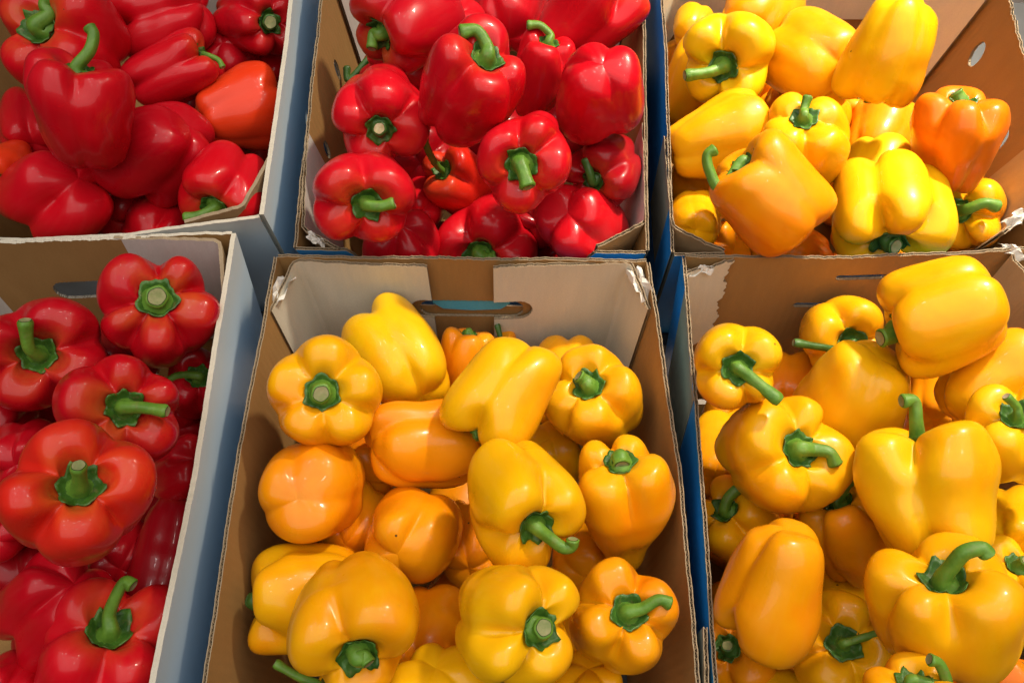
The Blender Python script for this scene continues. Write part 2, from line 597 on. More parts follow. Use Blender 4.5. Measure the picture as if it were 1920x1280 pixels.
def torn_paper(box, px, h, size, seed, mat='paper', elong=(1.0, 0.5), ang=0.0):
    """crumpled scrap of torn white liner clinging to the rim"""
    rng = np.random.default_rng(seed)
    c = box.pl.hit(*px, h)
    n, m = 9, 7
    V, FC, AT = [], [], []
    for k in range(2):
        for i in range(n):
            for j in range(m):
                u, v = i / (n - 1) - .5, j / (m - 1) - .5
                edge = 1 + 0.35 * math.sin(5 * math.atan2(v, u) + seed) * max(abs(u), abs(v))
                x, y = u * size * elong[0] * edge, v * size * elong[1] * edge
                ca, sa = math.cos(ang), math.sin(ang)
                z = h + size * (0.12 * math.sin(u * 9 + seed) + 0.10 * math.cos(v * 8 + u * 6) - 0.5 * v * v - .25 * u * u) - k * 0.0005
                V.append(box.pl.world(c[0] + ca * x - sa * y, c[1] + sa * x + ca * y, z) - box.base)
                AT.append((x, y, 0))
    V = np.array(V)
    jit = rng.normal(0, size * 0.025, (n * m, 3))
    V += np.vstack([jit, jit])
    g = n * m
    for i in range(n - 1):
        for j in range(m - 1):
            a, b, c2, d = i * m + j, (i + 1) * m + j, (i + 1) * m + j + 1, i * m + j + 1
            FC.append((a, b, c2, d))
            FC.append((g + d, g + c2, g + b, g + a))
    for i in range(n - 1):
        for j in (0, m - 1):
            FC.append((i * m + j, (i + 1) * m + j, g + (i + 1) * m + j, g + i * m + j))
    for j in range(m - 1):
        for i in (0, n - 1):
            FC.append((i * m + j, i * m + j + 1, g + i * m + j + 1, g + i * m + j))
    return mesh_obj('torn_paper', V, FC, M[mat], box.root, smooth=False, attr=('board', AT))


def wall_sz(box, a, b, px):
    """where the sight line of a photograph pixel meets a wall: fraction along it and height below the rim"""
    A = box.pl.world(a[0], a[1], 0)
    B = box.pl.world(b[0], b[1], 0)
    t = B - A
    L = np.linalg.norm(t)
    t = t / L
    nrm = np.cross(t, box.pl.N)
    d = ray(*px)
    P = CAM + d * (((A - CAM) @ nrm) / (d @ nrm))
    z = (P - A) @ box.pl.N
    return ((P - A) @ t) / L, z


# ------------------------------------------------------------------ the shelf under the boxes and a little of the shop behind
def slab(name, plane, x0, x1, y0, y1, z, th, mat):
    V = [plane.world(x, y, z - d) for d in (0, th) for (x, y) in ((x0, y0), (x1, y0), (x1, y1), (x0, y1))]
    FC = [(0, 1, 2, 3), (7, 6, 5, 4)] + [(i, i + 4, (i + 1) % 4 + 4, (i + 1) % 4) for i in range(4)]
    o = mesh_obj(name, V, FC, mat, None, smooth=False)
    o['kind'] = 'structure'
    return o


slab('shelf', FRONT, -0.75, 0.75, -0.15, 0.36, -0.222, 0.03, M['shelf'])
slab('shelf', BACK, -0.75, 0.75, 0.0, 0.46, -0.222, 0.03, M['shelf'])
V = [(-3, -1.0, -0.8), (4, -1.0, -0.8), (4, 5, -0.8), (-3, 5, -0.8)]
o = mesh_obj('floor', V, [(0, 1, 2, 3)], M['floor'], None, smooth=False)
o['kind'] = 'structure'

# ------------------------------------------------------------------ boxes
K, KP, W, WR, BL, NV, SK = (M[k] for k in ('kraft', 'kraft_pale', 'white', 'white_red_bounce', 'blue', 'navy', 'sky'))
QCF = [(-0.181, -0.02), (0.108, -0.02), (0.107, 0.381), (-0.187, 0.385)]
QLF = [(-0.53, -0.02), (-0.2175, -0.02), (-0.228, 0.409), (-0.53, 0.403)]
QRF = [(0.119, -0.02), (0.432, -0.02), (0.430, 0.392), (0.1385, 0.386)]
QTL = [(-0.52, 0.018), (-0.208, 0.033), (-0.2065, 0.40), (-0.52, 0.40)]
QTM = [(-0.1745, 0.003), (0.108, 0.0), (0.1255, 0.385), (-0.1735, 0.385)]
QTR = [(0.1310, -0.002), (0.438, 0.003), (0.462, 0.385), (0.1405, 0.385)]

# front middle: yellow peppers, white corner flaps, hand hole with a blue tab
B = CF = Box('cardboard_box', 'brown box with white corner flaps and a blue tabbed hand hole, front middle', FRONT, QCF)
fl, fr, br, bl = QCF
B.floor()
hs, hz = wall_sz(B, br, bl, (885, 569))
B.board('side_wall', [fr, (0.112, 0.2), br], K, BL, seed=2, ragged=0.0006, bulge=0.002, top=[(0, -.002), (.8, -.002), (.86, 0), (1, 0)])
B.board('back_wall', [br, bl], K, BL, seed=3, holes=[(hs, hz, 0.046, 0.0112)])
B.board('side_wall', [bl, (-0.189, 0.22), fl], K, BL, seed=4, ragged=0.0003, top=[(0, 0), (.1, 0), (.16, -.002), (1, -.001)])
B.board('front_wall', [fl, fr], K, BL, seed=5)


def notch_flap(path, seed, **kw):
    return B.board('corner_flap', path, W, K, seed=seed, px=True, **kw)


p = [(800, 500), (553, 489), (507, 577)]
q = [B.pl.hit(*x) for x in p]
L1 = np.linalg.norm(q[0] - q[1]); L = L1 + np.linalg.norm(q[2] - q[1])
hx = wall_sz(B, q[0], q[1], (820, 572))
notch_flap(p, 6, holes=[(hx[0] * L1 / L, hx[1], 0.0232, 0.0120)], bot=[(0, -.135), (.7, -.14), (1, -.10)],
           top=[(0, -.001), (.66, -.001), (.72, -.002), (1, -.004)])
p = [(1217, 572), (1182, 491), (925, 501)]
q = [B.pl.hit(*x) for x in p]
L1 = np.linalg.norm(q[1] - q[2]); L = L1 + np.linalg.norm(q[0] - q[1])
hx = wall_sz(B, q[2], q[1], (950, 574))
notch_flap(p, 7, holes=[(1 - hx[0] * L1 / L, hx[1], 0.0232, 0.0120)], bot=[(0, -.12), (.3, -.13), (1, -.135)],
           top=[(0, -.006), (.2, -.004), (.3, -.001), (1, -.001)])
# the blue tab pushed back through the hand hole
tb = [np.array(br) * (1 - (hs + d)) + np.array(bl) * (hs + d) + np.array([0, 0.0012]) for d in (-0.115, 0.115)]
B.board('hand_hole_tab', tb, M['tab_blue'], M['kraft'], top=[(0, hz + .0112), (1, hz + .0112)],
        bot=[(0, hz + .006), (.12, hz - .002), (.5, hz - .004), (.88, hz - .002), (1, hz + .006)], flute=False, thick=0.0012, label='blue cardboard tab in the hand hole')
hb = [np.array(br) * (1 - (hs + d)) + np.array(bl) * (hs + d) + np.array([0, 0.0034]) for d in (-0.19, 0.19)]
B.board('hand_hole_backing', hb, M['kraft'], M['kraft'], top=[(0, hz - .001), (1, hz - .001)], bot=[(0, hz - .02), (1, hz - .02)], flute=False, thick=0.0012)
torn_paper(B, (521, 545), -0.004, 0.030, 3, elong=(0.42, 1.0), ang=-0.35)
torn_paper(B, (1201, 530), -0.005, 0.034, 5, elong=(0.36, 1.0), ang=0.35)

# front left: red peppers, pale blue print outside
B = LF = Box('cardboard_box', 'box of red peppers with pale blue outside, front left', FRONT, QLF)
fl, fr, br, bl = QLF
B.floor()
hs, hz = wall_sz(B, br, bl, (185, 524))
B.board('side_wall', [fr, (-0.2165, 0.2), br], K, SK, seed=12, bulge=-0.002, thick=0.0038, ragged=0.00025, flute=False, edge='edge_pale')
B.board('back_wall', [br, (-0.4, 0.399), bl], K, SK, seed=13, flute=False, edge='edge_pale', holes=[(hs, hz, 0.036, 0.011)])
B.board('side_wall', [bl, fl], K, SK, seed=14)
B.board('front_wall', [fl, fr], K, SK, seed=15)
B.board('corner_flap', [(414, 556), (408, 453), (212, 447)], WR, KP, seed=16, px=True, bot=[(0, -.13), (1, -.14)], flute=False, thick=0.003,
        top=[(0, -.004), (.3, -.002), (.4, 0), (1, 0)])
B.board('corner_flap', [(-4, 451), (-150, 455), (-210, 560)], WR, KP, seed=17, px=True, bot=[(0, -.14), (1, -.13)], flute=False, thick=0.003)

# front right: yellow peppers, ragged white flap
B = RF = Box('cardboard_box', 'blue box of bright yellow peppers with ragged flap, front right', FRONT, QRF)
fl, fr, br, bl = QRF
B.floor()
h1 = wall_sz(B, br, bl, (1612, 510))
h2 = wall_sz(B, br, bl, (1530, 557))
B.board('side_wall', [fr, br], KP, BL, seed=22)
B.board('back_wall', [br, (0.28, 0.3855), bl], K, BL, seed=23, holes=[(h1[0], h1[1], 0.021, 0.003), (h2[0], h2[1], 0.022, 0.003)],
        top=[(0, .003), (.2, 0), (.8, -.002), (1, 0)])
B.board('side_wall', [bl, (0.131, 0.2), fl], K, BL, seed=24, ragged=0.0008)
B.board('front_wall', [fl, fr], K, BL, seed=25)
B.board('corner_flap', [(1378, 487), (1288, 512), (1307, 752)], W, KP, seed=26, px=True, ragged=0.0011, torn=0.0022, bot=[(0, -.10), (.3, -.125), (1, -.13)])
B.board('corner_flap', [(1950, 700), (1938, 545), (1894, 480)], KP, KP, seed=27, px=True, ragged=0.0011, bot=[(0, -.12), (1, -.12)])
torn_paper(B, (1318, 503), -0.001, 0.020, 8, elong=(1.0, 0.35), ang=0.2)
torn_paper(B, (1907, 470), 0.001, 0.022, 9, elong=(1.0, 0.45), ang=-0.5)
B.board('corner_flap', [(1326, 1176), (1334, 1420)], W, KP, seed=28, px=True, ragged=0.0008, bot=[(0, -.12), (1, -.12)])

# back left: red peppers, pale blue outside
B = TL = Box('cardboard_box', 'box of red peppers with pale blue outside, back left', BACK, QTL)
fl, fr, br, bl = QTL
B.floor()
B.board('side_wall', [fr, (-0.2045, 0.2), br], K, SK, seed=32, thick=0.0038, ragged=0.00025, flute=False, edge='edge_pale')
B.board('back_wall', [br, bl], K, SK, seed=33)
B.board('side_wall', [bl, fl], K, SK, seed=34)
B.board('front_wall', [fl, (-0.40, 0.012), (-0.31, 0.016), fr], K, SK, seed=35, flute=False, ragged=0.0003, edge='edge_pale',
        top=[(0, .002), (.34, -.002), (.45, -.002), (.7, .001), (1, 0)])
B.board('corner_flap', [(345, 412), (452, 384), (501, 294)], KP, KP, seed=36, px=True, flute=False, thick=0.003, bot=[(0, -.12), (1, -.12)])
B.board('corner_flap', [(-0.2115, .29), (-0.25, .394), (-0.37, .394)], WR, KP, seed=37, flute=False, thick=0.003)

# back middle: red peppers, cut-down front with corner posts
B = TM = Box('cardboard_box', 'blue printed box of red peppers with cut-down front, back middle', BACK, QTM)
fl, fr, br, bl = QTM
B.floor()
h1 = wall_sz(B, bl, fl, (626, 130))
h2 = wall_sz(B, bl, fl, (607, 283))
B.board('side_wall', [fr, br], K, NV, seed=42, ragged=0.0006)
B.board('back_wall', [br, bl], K, BL, seed=43)
B.board('side_wall', [bl, fl], K, BL, seed=44, ragged=0.0006, holes=[(h1[0], h1[1], 0.006, 0.013), (h2[0], h2[1], 0.006, 0.012)])
B.board('front_wall', [fl, fr], K, BL, seed=45, top=[(0, 0), (.15, 0), (.19, -.05), (.81, -.05), (.85, 0), (1, 0)])
B.board('corner_flap', [(579, 249), (570, 425), (638, 464)], WR, KP, seed=46, px=True, ragged=0.0009, bot=[(0, -.09), (.5, -.13), (1, -.13)])
B.board('corner_flap', [(1117, 460), (1209, 412), (1204, 230)], WR, KP, seed=47, px=True, ragged=0.0010, bot=[(0, -.13), (1, -.13)])
B.board('corner_flap', [(-.03, .381), (-.14, .381), (-.1695, .295)], WR, KP, seed=48, bot=[(0, -.14), (1, -.14)])
B.board('corner_flap', [(.1195, .30), (.09, .381), (-.0, .381)], WR, KP, seed=49, bot=[(0, -.14), (1, -.14)])
torn_paper(B, (594, 446), -0.001, 0.016, 12, elong=(1.0, 0.45), ang=-0.5)

# back right: yellow peppers under the warm lamp
B = TR = Box('cardboard_box', 'brown walled box of sunny yellow peppers with oval side holes, back right', BACK, QTR)
fl, fr, br, bl = QTR
B.floor()
h1 = wall_sz(B, fr, br, (1831, 100))
h2 = wall_sz(B, fr, br, (1868, 262))
B.board('side_wall', [fr, (0.452, 0.13), br], K, BL, seed=52, ragged=0.0007, holes=[(h1[0], h1[1], 0.009, 0.014), (h2[0], h2[1], 0.009, 0.014)])
B.board('back_wall', [br, bl], K, BL, seed=53)
B.board('side_wall', [bl, (0.139, 0.2), fl], K, BL, seed=54, ragged=0.0008)
g1 = wall_sz(B, fl, fr, (1612, 510))
g2 = wall_sz(B, fl, fr, (1530, 557))
B.board('front_wall', [fl, fr], K, BL, seed=55, top=[(0, 0), (.13, 0), (.17, -.03), (.8, -.03), (.84, 0), (1, 0)],
        holes=[(g1[0], g1[1], 0.03, 0.009), (g2[0], g2[1], 0.03, 0.009)])
B.board('corner_flap', [(1251, 254), (1264, 424), (1360, 466)], KP, KP, seed=56, px=True, ragged=0.0009, bot=[(0, -.12), (1, -.12)])
B.board('corner_flap', [(1879, 434), (1935, 392), (1948, 240)], KP, KP, seed=57, px=True, ragged=0.0009, bot=[(0, -.12), (1, -.12)])
B.board('corner_flap', [(.451, .275), (.415, .38), (.272, .38)], W, KP, seed=58, bot=[(0, -.15), (1, -.15)])
B.board('corner_flap', [(.268, .38), (.19, .38), (.1465, .31)], W, KP, seed=59, bot=[(0, -.15), (1, -.15)])
torn_paper(B, (1908, 408), 0.002, 0.02, 15, elong=(1.0, 0.5), ang=0.6)



# ------------------------------------------------------------------ peppers
NTH, NT = 80, 44
TH = np.linspace(0, 2 * np.pi, NTH, endpoint=False)


def smooth_ring(a, sig):
    k = np.arange(-NTH // 2, NTH // 2)
    w = np.exp(-(k * 2 * np.pi / NTH / sig) ** 2 / 2)
    w /= w.sum()
    return np.real(np.fft.ifft(np.fft.fft(a) * np.fft.fft(np.fft.ifftshift(w))))


def pepper_shape(seed, lobes, taper, groove, dep, lratio):
    """unit pepper: radius about 1, stem end at +z; returns verts (NT,NTH,3)"""
    rng = np.random.default_rng(seed)
    cuts = (np.arange(lobes) + rng.uniform(-0.22, 0.22, lobes)) / lobes * 2 * np.pi + rng.uniform(0, 6.28)
    cuts = np.sort(cuts % (2 * np.pi))
    u = np.zeros(NTH)
    li = np.zeros(NTH, int)
    for k in range(lobes):
        a, b = cuts[k], cuts[(k + 1) % lobes]
        if b <= a:
            b += 2 * np.pi
        t = TH.copy()
        t[t < a] += 2 * np.pi
        m = (t >= a) & (t < b)
        u[m] = 2 * (t[m] - a) / (b - a) - 1
        li[m] = k
    g = smooth_ring(1 - np.abs(u) ** 2.6, 0.045)
    amp = smooth_ring(rng.uniform(0.90, 1.07, lobes)[li], 0.22)
    toph = smooth_ring(rng.uniform(-0.10, 0.07, lobes)[li], 0.16)
    both = smooth_ring(rng.uniform(-0.10, 0.13, lobes)[li], 0.20)
    tp = taper
    d = dep / lratio
    pr = [(0.0, 1 - d), (0.13, 1 - d), (0.27, 1 - d * 0.78), (0.42, 1 - d * 0.26), (0.58, 0.985), (0.78, 0.975), (0.93, 0.86),
          (1.0, 0.62), (1.005, 0.34), (1 - 0.18 * tp, 0.03), (0.99 - 0.42 * tp, -0.32), (0.95 - 0.60 * tp, -0.62),
          (0.85 - 0.60 * tp, -0.84), (0.63 - 0.46 * tp, -0.965), (0.32 - 0.24 * tp, -0.99), (0.0, -0.95)]
    pr = np.array(pr)
    # even spacing along the profile
    fine = catmull(pr, 400)
    s = np.r_[0, np.cumsum(np.hypot(np.diff(fine[:, 0]), np.diff(fine[:, 1] * lratio)))]
    q = np.linspace(0, s[-1], NT)
    r = np.interp(q, s, fine[:, 0])
    z = np.interp(q, s, fine[:, 1])
    r = np.maximum(r, 0)
    # how deep the furrows cut: strong on the shoulder and at the tip
    sh = np.exp(-((z - 0.95) / 0.35) ** 2)
    tipw = np.exp(-((z + 0.95) / 0.34) ** 2)
    A = groove * (0.29 * sh + 0.13 + 0.12 * tipw)
    A = A * np.where(z > 0, np.clip(r / 0.5, 0, 1) ** 0.8, np.clip(r / 0.75, 0, 1) ** 1.6)
    rr = r[:, None] * (1 - A[:, None] * (1 - g)[None]) * (1 + (amp - 1)[None] * np.clip(r / 0.5, 0, 1)[:, None])
    topw = np.clip((z - 0.2) / 0.7, 0, 1) * np.clip((r - 0.22) / 0.35, 0, 1)
    botw = np.clip((-z - 0.1) / 0.8, 0, 1) * np.clip(r / 0.55, 0, 1) ** 1.5
    zz = z[:, None] + topw[:, None] * (toph[None] - 0.22 * groove * (1 - g)[None]) + \
        botw[:, None] * (both[None] + 0.16 * groove * (1 - g)[None])
    zz = zz * lratio
    X = rr * np.cos(TH)[None]
    Y = rr * np.sin(TH)[None]
    P = np.stack([X, Y, zz], -1)
    # irregular growth: slow waves, a bend and an oval section
    N = P / (np.linalg.norm(P, axis=-1, keepdims=True) + 1e-6)
    f = np.zeros(P.shape[:2])
    for k in range(6):
        w = rng.normal(0, 1.9, 3)
        f += np.sin(P @ w + rng.uniform(0, 6.28)) * 0.016
    for k in range(4):
        w = rng.normal(0, 4.5, 3)
        f += np.sin(P @ w + rng.uniform(0, 6.28)) * 0.0055
    wgt = np.clip(np.hypot(P[..., 0], P[..., 1]) / 0.5, 0, 1)
    P = P + N * (f * wgt)[..., None]
    ov = rng.uniform(0.95, 1.05)
    P[..., 0] *= ov
    P[..., 1] /= ov
    b = rng.normal(0, 0.05, 2)
    zn = P[..., 2] / lratio
    P[..., 0] += b[0] * (zn - 0.9) * zn
    P[..., 1] += b[1] * (zn - 0.9) * zn
    return P, g, np.linspace(0, 1, NT)


GRID_F = []
for i in range(NT - 1):
    for j in range(NTH):
        a, b = i * NTH + j, i * NTH + (j + 1) % NTH
        c, d2 = (i + 1) * NTH + (j + 1) % NTH, (i + 1) * NTH + j
        if i == 0:
            GRID_F.append((b, d2 if False else d2, c)) if False else None
        GRID_F.append((a, d2, c, b))


def basis(axis, roll):
    a = np.array(axis, float)
    a /= np.linalg.norm(a)
    h = np.array([0, 1.0, 0]) if abs(a[1]) < 0.9 else np.array([1.0, 0, 0])
    x = np.cross(h, a); x /= np.linalg.norm(x)
    y = np.cross(a, x)
    c, s = math.cos(roll), math.sin(roll)
    return np.stack([c * x + s * y, -s * x + c * y, a], 1)


COL = {
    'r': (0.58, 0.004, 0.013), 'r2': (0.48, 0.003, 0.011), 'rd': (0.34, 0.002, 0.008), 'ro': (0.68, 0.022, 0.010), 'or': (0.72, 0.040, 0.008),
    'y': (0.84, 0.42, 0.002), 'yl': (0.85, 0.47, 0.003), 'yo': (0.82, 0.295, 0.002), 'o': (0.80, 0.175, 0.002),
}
ADJ = {}
ADJ = {'tl_b': 0.920, 'tl_i': 1.083, 'tl_k': 0.991, 'tl_h': 0.977, 'tl_g': 1.051, 'tl_e': 1.022, 'tl_a': 0.986, 'tl_c': 1.031, 'tl_d': 1.051, 'tl_f': 1.078, 'tl_j': 1.028, 'tl_l': 1.051, 'tl_m': 1.031, 'tl_n': 1.105, 'tl_p': 1.023, 'tl_q': 1.004, 'tm_j': 0.887, 'tm_e': 0.887, 'tm_g': 0.887, 'tm_i': 0.926, 'tm_m': 1.020, 'tm_n': 1.127, 'tm_o': 1.073, 'tm_h': 0.937, 'tm_k': 1.081, 'tm_f': 0.969, 'tm_l': 0.942, 'tm_c': 0.970, 'tm_a': 0.949, 'tm_d': 1.020, 'tm_b': 1.078, 'tm_q': 1.022, 'tm_p': 1.024, 'tm_r': 1.013, 'tm_s': 1.028, 'tr_j': 1.000, 'tr_k': 1.000, 'tr_g': 1.009, 'tr_f': 1.022, 'tr_a': 1.027, 'tr_i': 0.954, 'tr_e': 0.923, 'tr_d': 0.999, 'tr_l': 1.041, 'tr_c': 1.011, 'tr_h': 1.063, 'tr_b': 1.071, 'tr_b2': 1.046, 'tr_m': 1.000, 'tr_r': 1.012, 'tr_s': 1.004, 'tr_n': 1.032, 'tr_o': 1.065, 'lf_e': 0.896, 'lf_i': 1.127, 'lf_c': 0.902, 'lf_a': 0.932, 'lf_b': 0.933, 'lf_d': 1.062, 'lf_f': 1.062, 'lf_h': 1.004, 'lf_g': 1.079, 'lf_j': 1.097, 'lf_k': 0.934, 'lf_l': 0.950, 'lf_n': 0.970, 'lf_m': 0.988, 'lf_o': 1.041, 'lf_p': 0.947, 'lf_r': 1.052, 'cf_n': 0.930, 'cf_p': 0.887, 'cf_j': 0.922, 'cf_q': 0.953, 'cf_l': 0.990, 'cf_a': 0.887, 'cf_d': 0.889, 'cf_f': 0.957, 'cf_g': 0.979, 'cf_i': 0.996, 'cf_h': 0.948, 'cf_m': 1.000, 'cf_b': 0.974, 'cf_k': 1.050, 'cf_e': 1.001, 'cf_c': 0.969, 'cf_u': 1.000, 'cf_t': 0.997, 'cf_r': 0.976, 'cf_s': 1.049, 'cf_o': 0.962, 'cf_v': 1.042, 'cf_w': 0.961, 'cf_x': 0.961, 'cf_y': 1.002, 'rf_r': 0.910, 'rf_m': 0.896, 'rf_h': 0.961, 'rf_k': 0.958, 'rf_c': 0.887, 'rf_a': 0.887, 'rf_g': 0.980, 'rf_d': 0.986, 'rf_f': 0.906, 'rf_e': 0.891, 'rf_j': 1.010, 'rf_i': 1.074, 'rf_l': 1.024, 'rf_b': 0.992, 'rf_t': 1.092, 'rf_o': 0.965, 'rf_n': 0.982, 'rf_q': 1.022, 'rf_p': 1.062, 'rf_v': 1.104, 'rf_w': 1.035, 'rf_x': 1.002, 'rf_z': 1.042, 'rf_off0': 0.896, 'rf_off1': 0.951, 'rf_off2': 1.008, 'rf_off3': 1.001, 'tl_f1': 0.951, 'tl_f2': 0.982, 'tl_f3': 0.993, 'tl_f4': 0.950, 'tl_f5': 0.971, 'tl_f6': 1.000, 'tl_f7': 0.956, 'tl_f8': 0.991, 'tl_f9': 1.007, 'tl_f10': 0.956, 'tl_f11': 0.976, 'tl_f12': 0.990, 'tm_f1': 0.957, 'tm_f2': 0.989, 'tm_f3': 0.990, 'tm_f4': 0.976, 'tm_f5': 0.990, 'tm_f6': 1.000, 'tm_f7': 0.954, 'tm_f8': 0.986, 'tm_f9': 1.000, 'tm_f10': 0.966, 'tm_f11': 0.993, 'tm_f12': 1.000, 'tr_f1': 0.967, 'tr_f2': 0.962, 'tr_f3': 0.985, 'tr_f4': 0.965, 'tr_f5': 0.988, 'tr_f6': 1.010, 'tr_f7': 0.987, 'tr_f8': 1.000, 'tr_f9': 1.000, 'tr_f10': 0.988, 'tr_f11': 0.998, 'tr_f12': 1.010, 'lf_f1': 0.887, 'lf_f2': 0.945, 'lf_f3': 0.980, 'lf_f4': 0.900, 'lf_f5': 0.951, 'lf_f6': 1.000, 'lf_f7': 0.887, 'lf_f8': 0.939, 'lf_f9': 0.995, 'lf_f10': 0.887, 'lf_f11': 0.960, 'lf_f12': 0.990, 'cf_f1': 0.887, 'cf_f2': 0.947, 'cf_f3': 0.985, 'cf_f4': 0.903, 'cf_f5': 0.990, 'cf_f6': 1.000, 'cf_f7': 0.931, 'cf_f8': 0.973, 'cf_f9': 0.987, 'cf_f10': 0.940, 'cf_f11': 1.000, 'cf_f12': 0.990, 'rf_f1': 0.951, 'rf_f2': 0.981, 'rf_f3': 1.000, 'rf_f4': 0.982, 'rf_f5': 0.990, 'rf_f6': 0.975, 'rf_f7': 0.976, 'rf_f8': 0.995, 'rf_f9': 0.992, 'rf_f10': 0.991, 'rf_f11': 0.990, 'rf_f12': 1.010}

PEPPER_INFO = {}


def tube(pts, rad, nseg=12, squash=0.12, seed=0):
    """tapered tube with slightly ribbed section; returns verts, faces, last ring indices"""
    rng = np.random.default_rng(seed)
    pts = np.asarray(pts)
    T = np.gradient(pts, axis=0)
    T /= np.linalg.norm(T, axis=1)[:, None] + 1e-12
    n0 = np.cross(T[0], [0.3, 0.5, 0.8]); n0 /= np.linalg.norm(n0)
    V, FC = [], []
    ph = rng.uniform(0, 6.28)
    for i, (p, t) in enumerate(zip(pts, T)):
        n0 = n0 - t * (n0 @ t); n0 /= np.linalg.norm(n0)
        b0 = np.cross(t, n0)
        for j in range(nseg):
            a = 2 * math.pi * j / nseg
            r = rad[i] * (1 + squash * math.cos(5 * a + ph + i * 0.05) + 0.05 * math.cos(2 * a + i * 0.13))
            V.append(p + r * (math.cos(a) * n0 + math.sin(a) * b0))
    m = len(pts)
    for i in range(m - 1):
        for j in range(nseg):
            FC.append((i * nseg + j, i * nseg + (j + 1) % nseg, (i + 1) * nseg + (j + 1) % nseg, (i + 1) * nseg + j))
    return V, FC, T[-1]


def P(box, pid, c, D, L, label, cal=None, ax=None, h=-0.05, co='r', n=4, tp=0.18, gr=1.0, dep=0.34, roll=None, stem=None, st=1.0,
      seed=None, dark=False, dry=False, cr=1.0, calyx=True):
    """c: where the body's centre is seen, D: width, L: length along its axis (photo pixels at its own depth), h: height against the rim"""
    seed = seed if seed is not None else sum(ord(x) * (i + 3) * 31 for i, x in enumerate(pid))
    rng = np.random.default_rng(seed + 7)
    pl = box.pl
    D, L = D * 1.055, L * 1.04
    dpt = pl.depth(c[0], c[1], h) * ADJ.get(pid, 1.0)
    C0 = CAM + ray(*c) / F * dpt
    mpp = dpt / F
    if cal is not None:
        k = 0.42 * L
        ax_ = (cal[0] - c[0]) / k
        ay_ = -(cal[1] - c[1]) / k
        q = ax_ * ax_ + ay_ * ay_
        az_ = math.sqrt(max(1 - q, 0.02))
        ax = (ax_, ay_, az_)
    zv = -ray(*c) / np.linalg.norm(ray(*c))            # towards the viewer along this pepper's own sight line
    xv = RT - zv * (RT @ zv)
    xv /= np.linalg.norm(xv)
    yv = np.cross(zv, xv)
    axw = np.stack([xv, yv, zv], 1) @ (np.array(ax, float) / np.linalg.norm(ax))
    Bm = basis(axw, roll if roll is not None else rng.uniform(0, 6.28))
    lr = L / D
    shp, g, tt = pepper_shape(seed, n, tp, gr, dep, lr)
    r0 = D / 2 * mpp
    Vl = shp.reshape(-1, 3) * r0
    Vw = Vl @ Bm.T
    grp = {TL: 'red peppers in the back left box', TM: 'red peppers in the back middle box', TR: 'yellow peppers in the back right box',
           LF: 'red peppers in the front left box', CF: 'yellow peppers in the front middle box', RF: 'yellow peppers in the front right box'}[box]
    red = co[0] == 'r' or co == 'or'
    root = thing('red_pepper' if red else 'yellow_pepper', label, 'pepper', C0, grp)
    skin = np.stack([np.repeat(np.cos(TH)[None] * 2.2, NT, 0), np.repeat(np.sin(TH)[None] * 2.2, NT, 0),
                     np.repeat(tt[:, None] * 0.9, NTH, 1) + seed % 17], -1)
    flesh = mesh_obj('flesh', Vw, GRID_F, M['pepper'], root, attr=('skin', skin.reshape(-1, 3)), tpos=np.repeat(tt[:, None], NTH, 1))
    jit = rng.uniform(0.9, 1.08)
    cc = COL[co]
    flesh.color = (min(cc[0] * rng.uniform(.96, 1.03), .9), cc[1] * jit, cc[2], 1)
    PEPPER_INFO[pid] = (root, Vw + C0, box)
    if not calyx:
        return root
    # calyx: a crinkled little star lying in the hollow
    prof_r = np.hypot(shp[..., 0], shp[..., 1]).mean(1)
    prof_z = shp[..., 2].mean(1)
    kt = int(np.argmax(prof_z))
    k6 = rng.integers(5, 8)
    rc = 0.33 * cr
    nr, na = 7, 40
    ph = rng.uniform(0, 6.28)
    CV, CF_ = [], []
    for side in (0, 1):
        for i in range(nr):
            for j in range(na):
                a = 2 * math.pi * j / na
                pt = abs(((a * k6 / (2 * math.pi) + ph) % 1) - 0.5) * 2
                edge = 0.84 + 0.20 * pt ** 1.5 + 0.05 * math.sin(3 * a + ph) + 0.03 * math.sin(11 * a + ph * 2)
                rr = rc * edge * (i / (nr - 1)) + 0.001
                zz = np.interp(rr, prof_r[:kt + 1], prof_z[:kt + 1])
                jj = int(j / na * NTH)
                loc = np.interp(rr, np.hypot(shp[:kt + 1, jj, 0], shp[:kt + 1, jj, 1]), shp[:kt + 1, jj, 2])
                zz = max(zz, loc) + 0.012
                e = i / (nr - 1)
                zz += 0.055 * e * (0.6 + 0.4 * math.sin(k6 * a + ph)) * e + 0.016 * math.sin(13 * a + 3 * e + ph) * e + 0.04 * (1 - e)
                if side:
                    zz -= 0.03
                CV.append((rr * math.cos(a), rr * math.sin(a), zz))
    gN = nr * na
    for i in range(nr - 1):
        for j in range(na):
            a, b, c2, d2 = i * na + j, i * na + (j + 1) % na, (i + 1) * na + (j + 1) % na, (i + 1) * na + j
            CF_.append((a, d2, c2, b))
            CF_.append((gN + a, gN + b, gN + c2, gN + d2))
    for j in range(na):
        a, b = (nr - 1) * na + j, (nr - 1) * na + (j + 1) % na
        CF_.append((a, gN + a, gN + b, b))
    cx0 = np.array(CV)
    CVw = (cx0 * r0) @ Bm.T
    mesh_obj('calyx', CVw, CF_, M['calyx'], root)
    # stem
    z0 = prof_z[0] + 0.03
    P0 = Bm @ (np.array([0, 0, z0]) * r0)
    Dc = dpt + (P0 @ FW)
    ctrl = [P0, P0 + Bm @ (np.array([0, 0, 0.16]) * r0)]
    if stem is None:
        stem = []
        ctrl.append(P0 + Bm @ (np.array([rng.normal(0, .03), rng.normal(0, .03), 0.30]) * r0))
    if len(stem) == 1:
        stem = [(stem[0][0], stem[0][1], stem[0][2] + 0.24 * D / 2 * max((axw @ zv), 0))]
